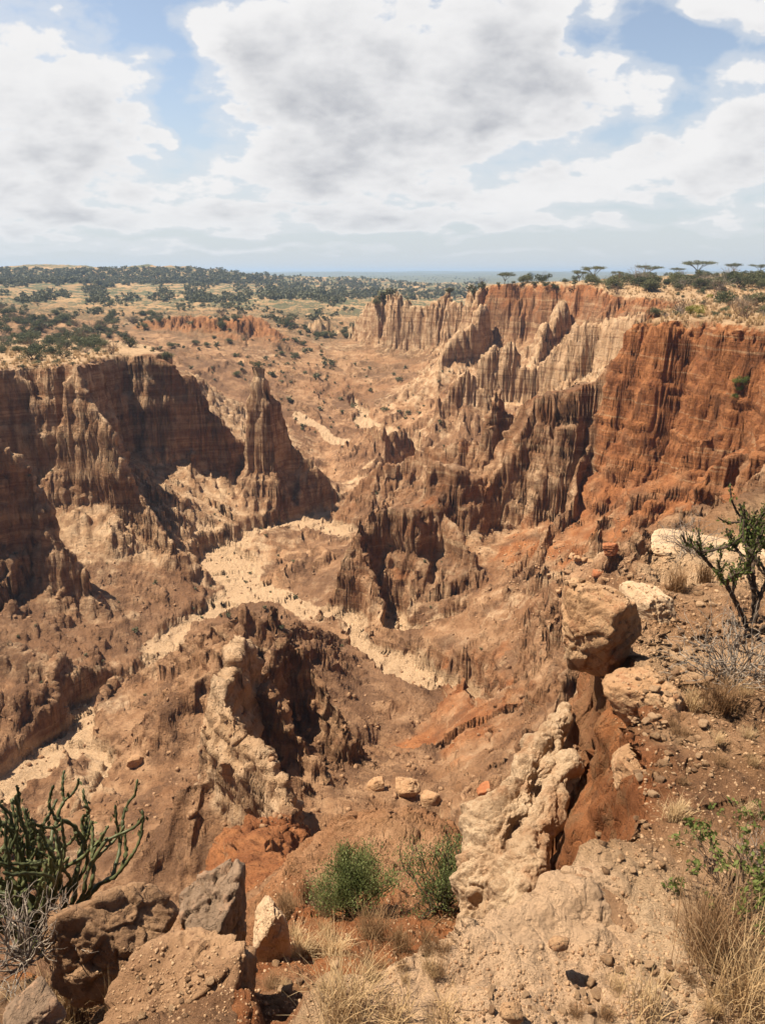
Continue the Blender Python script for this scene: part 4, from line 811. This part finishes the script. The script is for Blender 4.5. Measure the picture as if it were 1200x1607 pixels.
for (x0, y0, x1, y1), n, a, b in (((960, 880, 1200, 1600), 2600, 2.5, 8), ((680, 1480, 1200, 1604), 1500, 2.5, 8), ((150, 1480, 640, 1604), 900, 2.5, 8), ((400, 1380, 760, 1500), 500, 2.5, 7), ((790, 850, 1050, 1010), 700, 2, 6)):
    for i in range(n):
        l, nn = hit(rg.uniform(x0, x1), rg.uniform(y0, y1))
        if l is None or nn.z < .55: continue
        s_ = scale_at(l) * (a + (b - a) * rg.random() ** 3) * .5; q = SV * (rg.uniform(.6, 1.2, 3)) * s_ * rg.uniform(.8, 1.15, (len(SV), 1)); Vs.append(q + np.array(l)); Fs.append(SF + cnt * len(SV)); cnt += 1
gV, gF = Vs, Fs; Vs, Fs, cnt2 = [], [], 0
for (x0, y0, x1, y1), n in (((0, 640, 900, 1300), 5200), ((600, 560, 1000, 900), 900)):
    for i in range(n):
        l, nn = hit(rg.uniform(x0, x1), rg.uniform(y0, y1))
        if l is None or nn.z < .72 or l.y < 16: continue
        s_ = (.08 + .42 * rg.random() ** 6) * .6; q = SV * (rg.uniform(.5, 1.3, 3)) * s_ * rg.uniform(.55, 1.3, (len(SV), 1)); Vs.append(q + np.array(l)); Fs.append(SF + cnt2 * len(SV)); cnt2 += 1
link('rubble', make_mesh('rubble', np.concatenate(Vs), np.concatenate(Fs), M_st_brown, False), None, None, kind='stuff'); Vs, Fs = gV, gF
link('gravel', make_mesh('gravel', np.concatenate(Vs), np.concatenate(Fs), M_peb, False), None, None, kind='stuff')
print('near', time.time() - T0, ns)
# ==== bushes and trees farther off
def place(root_me, px, py, size_px, name, label, group, zs=1.):
    l, n_ = hit(px, py)
    if l is None: return None
    s_ = scale_at(l) * size_px; o = link(name, root_me, None, l); o.scale = (s_, s_, s_ * zs); o.rotation_euler = (0, 0, rg.uniform(0, 6.28)); return tag(o, label, 'bush', group)
ac0 = acacia(1, 'flat-topped acacia alone at the left end of the plateau rim'); ac1 = acacia(2, 'widest flat-topped acacia on the plateau skyline', spread=.8); ac2 = acacia(5, 'low spreading acacia in the middle of the plateau skyline', spread=.9, lean=.25); ac3 = acacia(8, 'large dense acacia right of the low spreading one', spread=.72, lean=-.2); wt0 = wide_tree(4, 'dark round tree on the plateau near the right edge')
def stand(root, px, py, hpx, first=False, label=None, sx=1.):
    for k_ in range(12):
        l, n_ = hit(px, py + 2 * k_)
        if l is not None and l.y < 420: break
    if l is None: return
    s_ = scale_at(l) * hpx * .85
    if first: root.location = l; root.scale = (s_ * sx, s_ * sx, s_); return root
    return copy_thing(root, l, rg.uniform(0, 6.28), (s_ * sx, s_ * sx, s_), label)
stand(ac0, 791, 440, 21, True); stand(ac1, 930, 424, 25, True); stand(wt0, 1160, 452, 42, True); stand(ac2, 1010, 422, 22, True, sx=1.15); stand(ac3, 1095, 420, 27, True, sx=1.3)
for px, py, h, r0, sx, lab in ((908, 424, 20, ac0, 1., 'small acacia just left of the widest acacia'), 
                           (1150, 418, 20, ac3, 1.0, 'acacia behind the dark round tree'), (1190, 420, 17, ac2, 1.5, 'acacia cut by the right edge of the view'), (1060, 424, 14, ac3, 1.3, 'small acacia between the two larger ones'), (970, 424, 14, ac0, 1.2, 'tiny acacia right of the widest acacia')):
    stand(r0, px, py, h, label=lab, sx=sx)
for px, py, h, lab in ((52, 566, 40, 'thorny tree on the left rim by the edge of the view'), (100, 563, 30, 'low tree on the left rim beside the thorny tree'), (205, 545, 34, 'small tree on the saddle behind the left rim'), (1120, 448, 22, 'small round tree left of the dark tree')):
    stand(wt0, px, py, h, label=lab, sx=1.15)
GR_ = 'bushes on the right plateau'
for px, py, w_, me_, lab in ((1092, 496, 38, 'y', 'bright yellow-green bush on the rim of the orange cliff'), (1068, 492, 42, 't', 'dark leafless shrub left of the yellow-green bush'), (1165, 500, 52, 't', 'large grey leafless shrub right of the yellow-green bush'), (1140, 478, 50, 0, 'wide green bush behind the grey leafless shrub'),
                         (1185, 480, 46, 1, 'green bush behind the leafless shrub at the right edge'), (1028, 496, 30, 1, 'low green bush at the corner of the orange cliff'), (1112, 468, 14, 'y', 'small yellow-green bush among dry grass'), (968, 462, 24, 't', 'dark bare shrub on the far rim'), (985, 446, 34, 0, 'round green bush behind the dark bare shrub'),
                         (1012, 448, 30, 1, 'olive bush right of the round green bush'), (852, 440, 22, 't', 'bare shrub on the far rim past the lone acacia'), (835, 436, 20, 1, 'olive bush by the lone acacia'), (757, 448, 20, 't', 'bare shrub at the very tip of the far rim'), (1160, 605, 26, 2, 'green bush growing out of the orange cliff face')):
    me_ = DRYB[0] if me_ == 't' else (bush_mesh('bush', 260, M_yell, nl=1500, size=.036) if me_ == 'y' else MIDB[me_]); place(me_, px, py, w_, 'bush', lab, None, .8)
for i in range(3): place(MIDB[2], 1150 + 8 * i, 625 - 12 * i, 14 + 3 * i, 'bush', 'small green shrub on the orange cliff face under the rim', 'green shrubs on the orange cliff face')
cand = []
def scat(x0, y0, x1, y1, n, smin, smax, lab, grp, mx=.6, dry=.15, prob=None):
    for i in range(n):
        px, py = rg.uniform(x0, x1), rg.uniform(y0, y1)
        if prob and not prob(px, py): continue
        l, n_ = hit(px, py)
        if l is None or n_.z < mx or l.y < 60: continue
        s_ = smin + (smax - smin) * rg.random() ** 2; cand.append((s_ / scale_at(l), l, s_, lab, grp, rg.random() < dry))
def clump(px, py): return n2(px * .02, py * .045, 9) + .6 * rg.random() > .32
scat(0, 438, 640, 475, 3800, 1.6, 6.5, 'far', '', prob=clump); scat(0, 422, 420, 445, 2200, 2, 7, 'far', ''); scat(400, 428, 760, 470, 1500, 2, 8, 'far', '')
scat(0, 470, 640, 530, 1300, 1.5, 4.6, 'small bush on the dry savanna between the hills and the gorge', 'bushes on the savanna', prob=clump)
scat(0, 505, 170, 556, 90, 2.2, 5.2, 'dark bush on the flat ground behind the left rim', 'bushes behind the left rim', dry=.1)
scat(130, 530, 520, 600, 110, 1.2, 3.6, 'bush on the slope behind the rock pinnacle', 'bushes behind the pinnacle', prob=None, dry=.25)
scat(400, 570, 720, 680, 100, .9, 2.6, 'bush in the upper valley beyond the pinnacle', 'bushes in the upper valley', dry=.5)
scat(740, 418, 1200, 456, 330, 1.8, 6., 'bush on the plateau below the skyline acacias', 'bushes on the plateau', dry=.15); scat(1030, 430, 1200, 500, 46, .8, 2.6, 'bush on the near part of the right plateau', 'bushes on the near plateau', dry=.4)
scat(0, 560, 120, 578, 20, .6, 1.8, 'bush on the edge of the left cliff', 'bushes on the left cliff edge', dry=.5)
scat(300, 700, 760, 1240, 90, .4, 1.3, 'small shrub on the gorge floor', 'small shrubs on the gorge floor', dry=.75); scat(0, 700, 500, 1250, 70, .4, 1.2, 'small dry shrub on the slopes of the left side', 'small shrubs on the left slopes', dry=.85, mx=.5)
cand.sort(key=lambda c: -c[0]); Vs, Fs, off = [], [], 0; nb = 0
LOWV = [bush_vf(600 + i, nl=66, size=.16, lumps=6) for i in range(5)]
for c in cand:
    if nb < 285 and c[3] != 'far':
        tint = rg.integers(5); me_ = (DRYB[rg.integers(2)] if c[5] else (MIDB[rg.integers(2)] if c[0] > 16 else FARB[tint]))
        o = link('bush', me_, None, c[1]); o.scale = (c[2] * rg.uniform(.85, 1.2), c[2], c[2] * rg.uniform(.65, .95)); o.rotation_euler = (0, 0, rg.uniform(0, 6.28))
        lab = ('leafless twiggy ' if c[5] else ('leafy dark green ' if me_ in FARB[:2] or me_ is FARB[3] or me_ is MIDB[0] else 'leafy olive ')) + c[3].replace('dark ', '').replace('dry shrub', 'shrub'); tag(o, lab, 'bush', c[4] + (', leafless' if c[5] else (', dark green' if 'dark green' in lab else ', olive'))); nb += 1
    else:
        c = list(c); c[2] *= rg.uniform(.6, 1.2)
        v, f = LOWV[rg.integers(5)]; a = rg.uniform(0, 6.28); R_ = np.array([[math.cos(a), -math.sin(a), 0], [math.sin(a), math.cos(a), 0], [0, 0, .85]]); Vs.append(v @ R_.T * c[2] + np.array(c[1])); Fs.append(f + off); off += len(v)
link('scrub', make_mesh('scrub', np.concatenate(Vs), np.concatenate(Fs), M_scrub, False), None, None, kind='stuff')
# dry grass cover on the plateaus
Vs, Fs, off = [], [], 0
GV = [blades(26, .55, .28, np.random.default_rng(700 + i), .018, .5) for i in range(4)]
for (x0, y0, x1, y1), n in (((760, 425, 1200, 512), 2600), ((0, 545, 190, 580), 500), ((400, 560, 700, 680), 500)):
    for i in range(n):
        l, n_ = hit(rg.uniform(x0, x1), rg.uniform(y0, y1))
        if l is None or n_.z < .8 or l.z < -32: continue
        v, f = GV[rg.integers(4)]; s_ = rg.uniform(.6, 1.5); Vs.append(v * s_ + np.array(l)); Fs.append(f + off); off += len(v)
link('dry_grass', make_mesh('dry_grass', np.concatenate(Vs), np.concatenate(Fs), M_straw, False), None, None, kind='stuff')
print('plants', time.time() - T0, nb, len(cand))

bx = bmesh.new(); bmesh.ops.create_cube(bx, size=1); hzv = np.array([v.co[:] for v in bx.verts]); hzf = np.array([[v.index for v in f.verts] for f in bx.faces]); bx.free()
lo_, hi_ = P1.reshape(-1, 3).min(0) - 1, P1.reshape(-1, 3).max(0) + np.array([1, 1, 12.]); hm = bpy.data.materials.new('haze'); hm.use_nodes = True; ht = hm.node_tree; ht.nodes.clear(); pv = ht.nodes.new('ShaderNodeVolumePrincipled'); ho = ht.nodes.new('ShaderNodeOutputMaterial'); ht.links.new(pv.outputs[0], ho.inputs['Volume'])
pv.inputs['Color'].default_value = (.55, .74, 1, 1); pv.inputs['Density'].default_value = 2.3e-4; pv.inputs['Anisotropy'].default_value = .2
link('haze', make_mesh('haze', (hzv + .5) * (hi_ - lo_) + lo_, hzf, hm, False), None, None, kind='stuff')

#@@END
cam = bpy.data.cameras.new('camera'); co = bpy.data.objects.new('camera', cam); C.objects.link(co)
cam.sensor_fit = 'VERTICAL'; cam.sensor_height = 36; cam.lens = 36 * FPX / 1607; cam.clip_end = 30000; cam.clip_start = .05
co.location = (0, 0, 0); co.rotation_euler = (math.radians(90 - 18), 0, 0); sc.camera = co
SUN = np.array([-.70, .12, 1.32]); SUN /= np.linalg.norm(SUN)
su = bpy.data.lights.new('sun', 'SUN'); su.energy = 5.0; su.angle = math.radians(.5); su.color = (1, .90, .74)
so = bpy.data.objects.new('sun', su); C.objects.link(so)
import mathutils
so.rotation_euler = mathutils.Vector(-SUN).to_track_quat('-Z', 'Y').to_euler()
wd = bpy.data.worlds.new('World'); sc.world = wd; wd.use_nodes = True; wt = wd.node_tree; wt.nodes.clear()
class WN(NT):
    def __init__(s): s.t = wt
w = WN(); SKY = .085
sky = w.n('ShaderNodeTexSky'); sky.sky_type = 'NISHITA'; sky.sun_disc = False
sky.sun_elevation = math.asin(SUN[2]); sky.sun_rotation = math.atan2(SUN[0], SUN[1]); sky.air_density = 1.0; sky.dust_density = .6; sky.ozone_density = 1.5
tcn = w.n('ShaderNodeTexCoord'); dx, dy, dz = w.sep(tcn.outputs['Generated'])
# clouds stand in the northern half of the sky: U = x / y, V = z / y
ay = w.math('MAXIMUM', w.math('ABSOLUTE', dy), .12)
U = w.math('DIVIDE', dx, ay); V = w.math('DIVIDE', dz, ay)
BL = [(-40,110,190,150,1.),(120,175,95,50,.9),(20,290,200,48,1.),(180,345,170,16,.9),
      (365,60,52,48,.9),(480,95,100,70,1.),(640,45,200,95,1.2),(800,75,80,85,1.),(700,150,150,48,1.),(520,205,60,40,.8),(430,235,100,42,.9),(600,238,130,34,1.),(400,300,110,34,.9),(570,285,120,32,.7),
      (880,160,110,36,1.),(1000,135,62,24,.9),(690,330,150,18,1.),(850,300,120,20,1.),(1000,264,130,26,1.),(1140,236,110,32,1.1),(1180,150,60,40,1.),(1060,-8,110,24,.9),(1180,5,70,34,1.),
      (1150,310,80,20,.8),(900,352,330,11,.8),(480,352,280,12,.8),(60,388,300,8,.6),(700,390,400,7,.55),(257,204,24,11,1.),(165,92,50,10,.5),(400,182,34,7,.5),(882,70,16,26,.5),(-320,150,200,120,.9),(1480,200,220,100,.9)]
def field(Uw, Vw):
    tot = None
    for (px, py, rx, ry, amp) in BL:
        u0, v0 = ray(px, py); a = w.math('MULTIPLY', w.math('SUBTRACT', Uw, u0), 1060. / rx); b = w.math('MULTIPLY', w.math('SUBTRACT', Vw, v0), 1060. / ry / 1.12)
        d = w.math('ADD', w.math('MULTIPLY', a, a), w.math('MULTIPLY', b, b))
        q = w.math('MULTIPLY', w.math('POWER', 2.718, w.math('MULTIPLY', w.math('MULTIPLY', d, d), -.55)), amp)
        tot = q if tot is None else w.math('ADD', tot, q)
    return w.math('SUBTRACT', 1.6, w.math('MULTIPLY', w.math('POWER', 2.718, w.math('MULTIPLY', tot, -.9)), 1.6))
c = w.n('ShaderNodeCombineXYZ'); w.L(U, c.inputs[0]); w.L(w.math('SUBTRACT', w.math('MULTIPLY', V, 1.25), w.math('DIVIDE', .08, w.math('ADD', w.math('MAXIMUM', V, 0.), .16))), c.inputs[1]); CV = c.outputs[0]
nt_ = w.n('ShaderNodeTexNoise'); nt_.inputs['Scale'].default_value = 10; nt_.inputs['Detail'].default_value = 4; w.L(CV, nt_.inputs['Vector']); r_n, g_n, _ = w.sep(nt_.outputs['Color'])
Uw = w.math('ADD', U, w.math('MULTIPLY', w.math('SUBTRACT', r_n, .5), .12)); Vw = w.math('ADD', V, w.math('MULTIPLY', w.math('SUBTRACT', g_n, .5), .07))
n1 = w.noise(13, 11, CV, rough=.6, dist=.1)
c2 = w.n('ShaderNodeVectorMath', operation='ADD'); w.L(CV, c2.inputs[0]); c2.inputs[1].default_value = (-.010, .022, 0); n1s = w.noise(13, 7, c2.outputs[0], rough=.6, dist=.1)
v = w.n('ShaderNodeTexVoronoi', feature='SMOOTH_F1'); v.inputs['Scale'].default_value = 17; v.inputs['Detail'].default_value = 3; v.inputs['Smoothness'].default_value = .4; w.L(CV, v.inputs['Vector'])
puff = w.math('SUBTRACT', .45, v.outputs['Distance'])
f = w.math('ADD', w.math('MULTIPLY', w.math('SUBTRACT', n1, .5), 1.5), w.math('MULTIPLY', w.math('ADD', puff, .10), .55))
F0 = field(Uw, Vw); F1 = field(w.math('ADD', Uw, -.02), w.math('ADD', Vw, .040))
D0 = w.math('ADD', w.math('MULTIPLY', F0, 1.12), f)
cover = w.mr(D0, .80, 1.02); wisp = w.mr(D0, .30, .80, 0, .5)
# the underside of a cloud is grey where much cloud lies between it and the sun
sh = w.math('ADD', w.math('MULTIPLY', w.mr(F1, .45, 1.4), 1.0), w.math('MULTIPLY', w.math('ADD', w.math('SUBTRACT', n1, n1s), w.math('MULTIPLY', puff, .12)), -1.9))
sh = w.math('MULTIPLY', w.math('ADD', sh, .12), w.mr(D0, .75, 1.9, .25, 1))
ccol = w.mix(w.mr(sh, .12, 1.75), (1.06, 1.05, 1.05), (.50, .52, .575))
hzm = w.mr(V, -.02, .26, 1, 0)
skyc = w.mix(1, sky.outputs[0], (SKY, SKY, SKY), 'MULTIPLY')
hsv = w.n('ShaderNodeHueSaturation'); hsv.inputs['Saturation'].default_value = .78; hsv.inputs['Value'].default_value = 1.95; w.L(skyc, hsv.inputs['Color'])
skyc = w.mix(w.math('MULTIPLY', hzm, .9), hsv.outputs[0], (.76, .81, .86))
skyc = w.mix(wisp, skyc, (.92, .94, .97))
col = w.mix(w.math('MULTIPLY', cover, w.mr(V, -.005, .09, .3, 1)), skyc, ccol)
front = w.mr(dy, .05, .3)
plain = w.mix(1, sky.outputs[0], (SKY * .9, SKY * .9, SKY * .9), 'MULTIPLY')
col = w.mix(front, plain, col)
bgn = w.n('ShaderNodeBackground'); w.L(col, bgn.inputs[0]); bgn.inputs[1].default_value = .42
ow = w.n('ShaderNodeOutputWorld'); w.L(bgn.outputs[0], ow.inputs[0])
wd.cycles.sampling_method = 'NONE'
sc.view_settings.view_transform = 'Standard'; sc.view_settings.look = 'None'; sc.view_settings.exposure = 1.02
print('done', time.time() - T0)
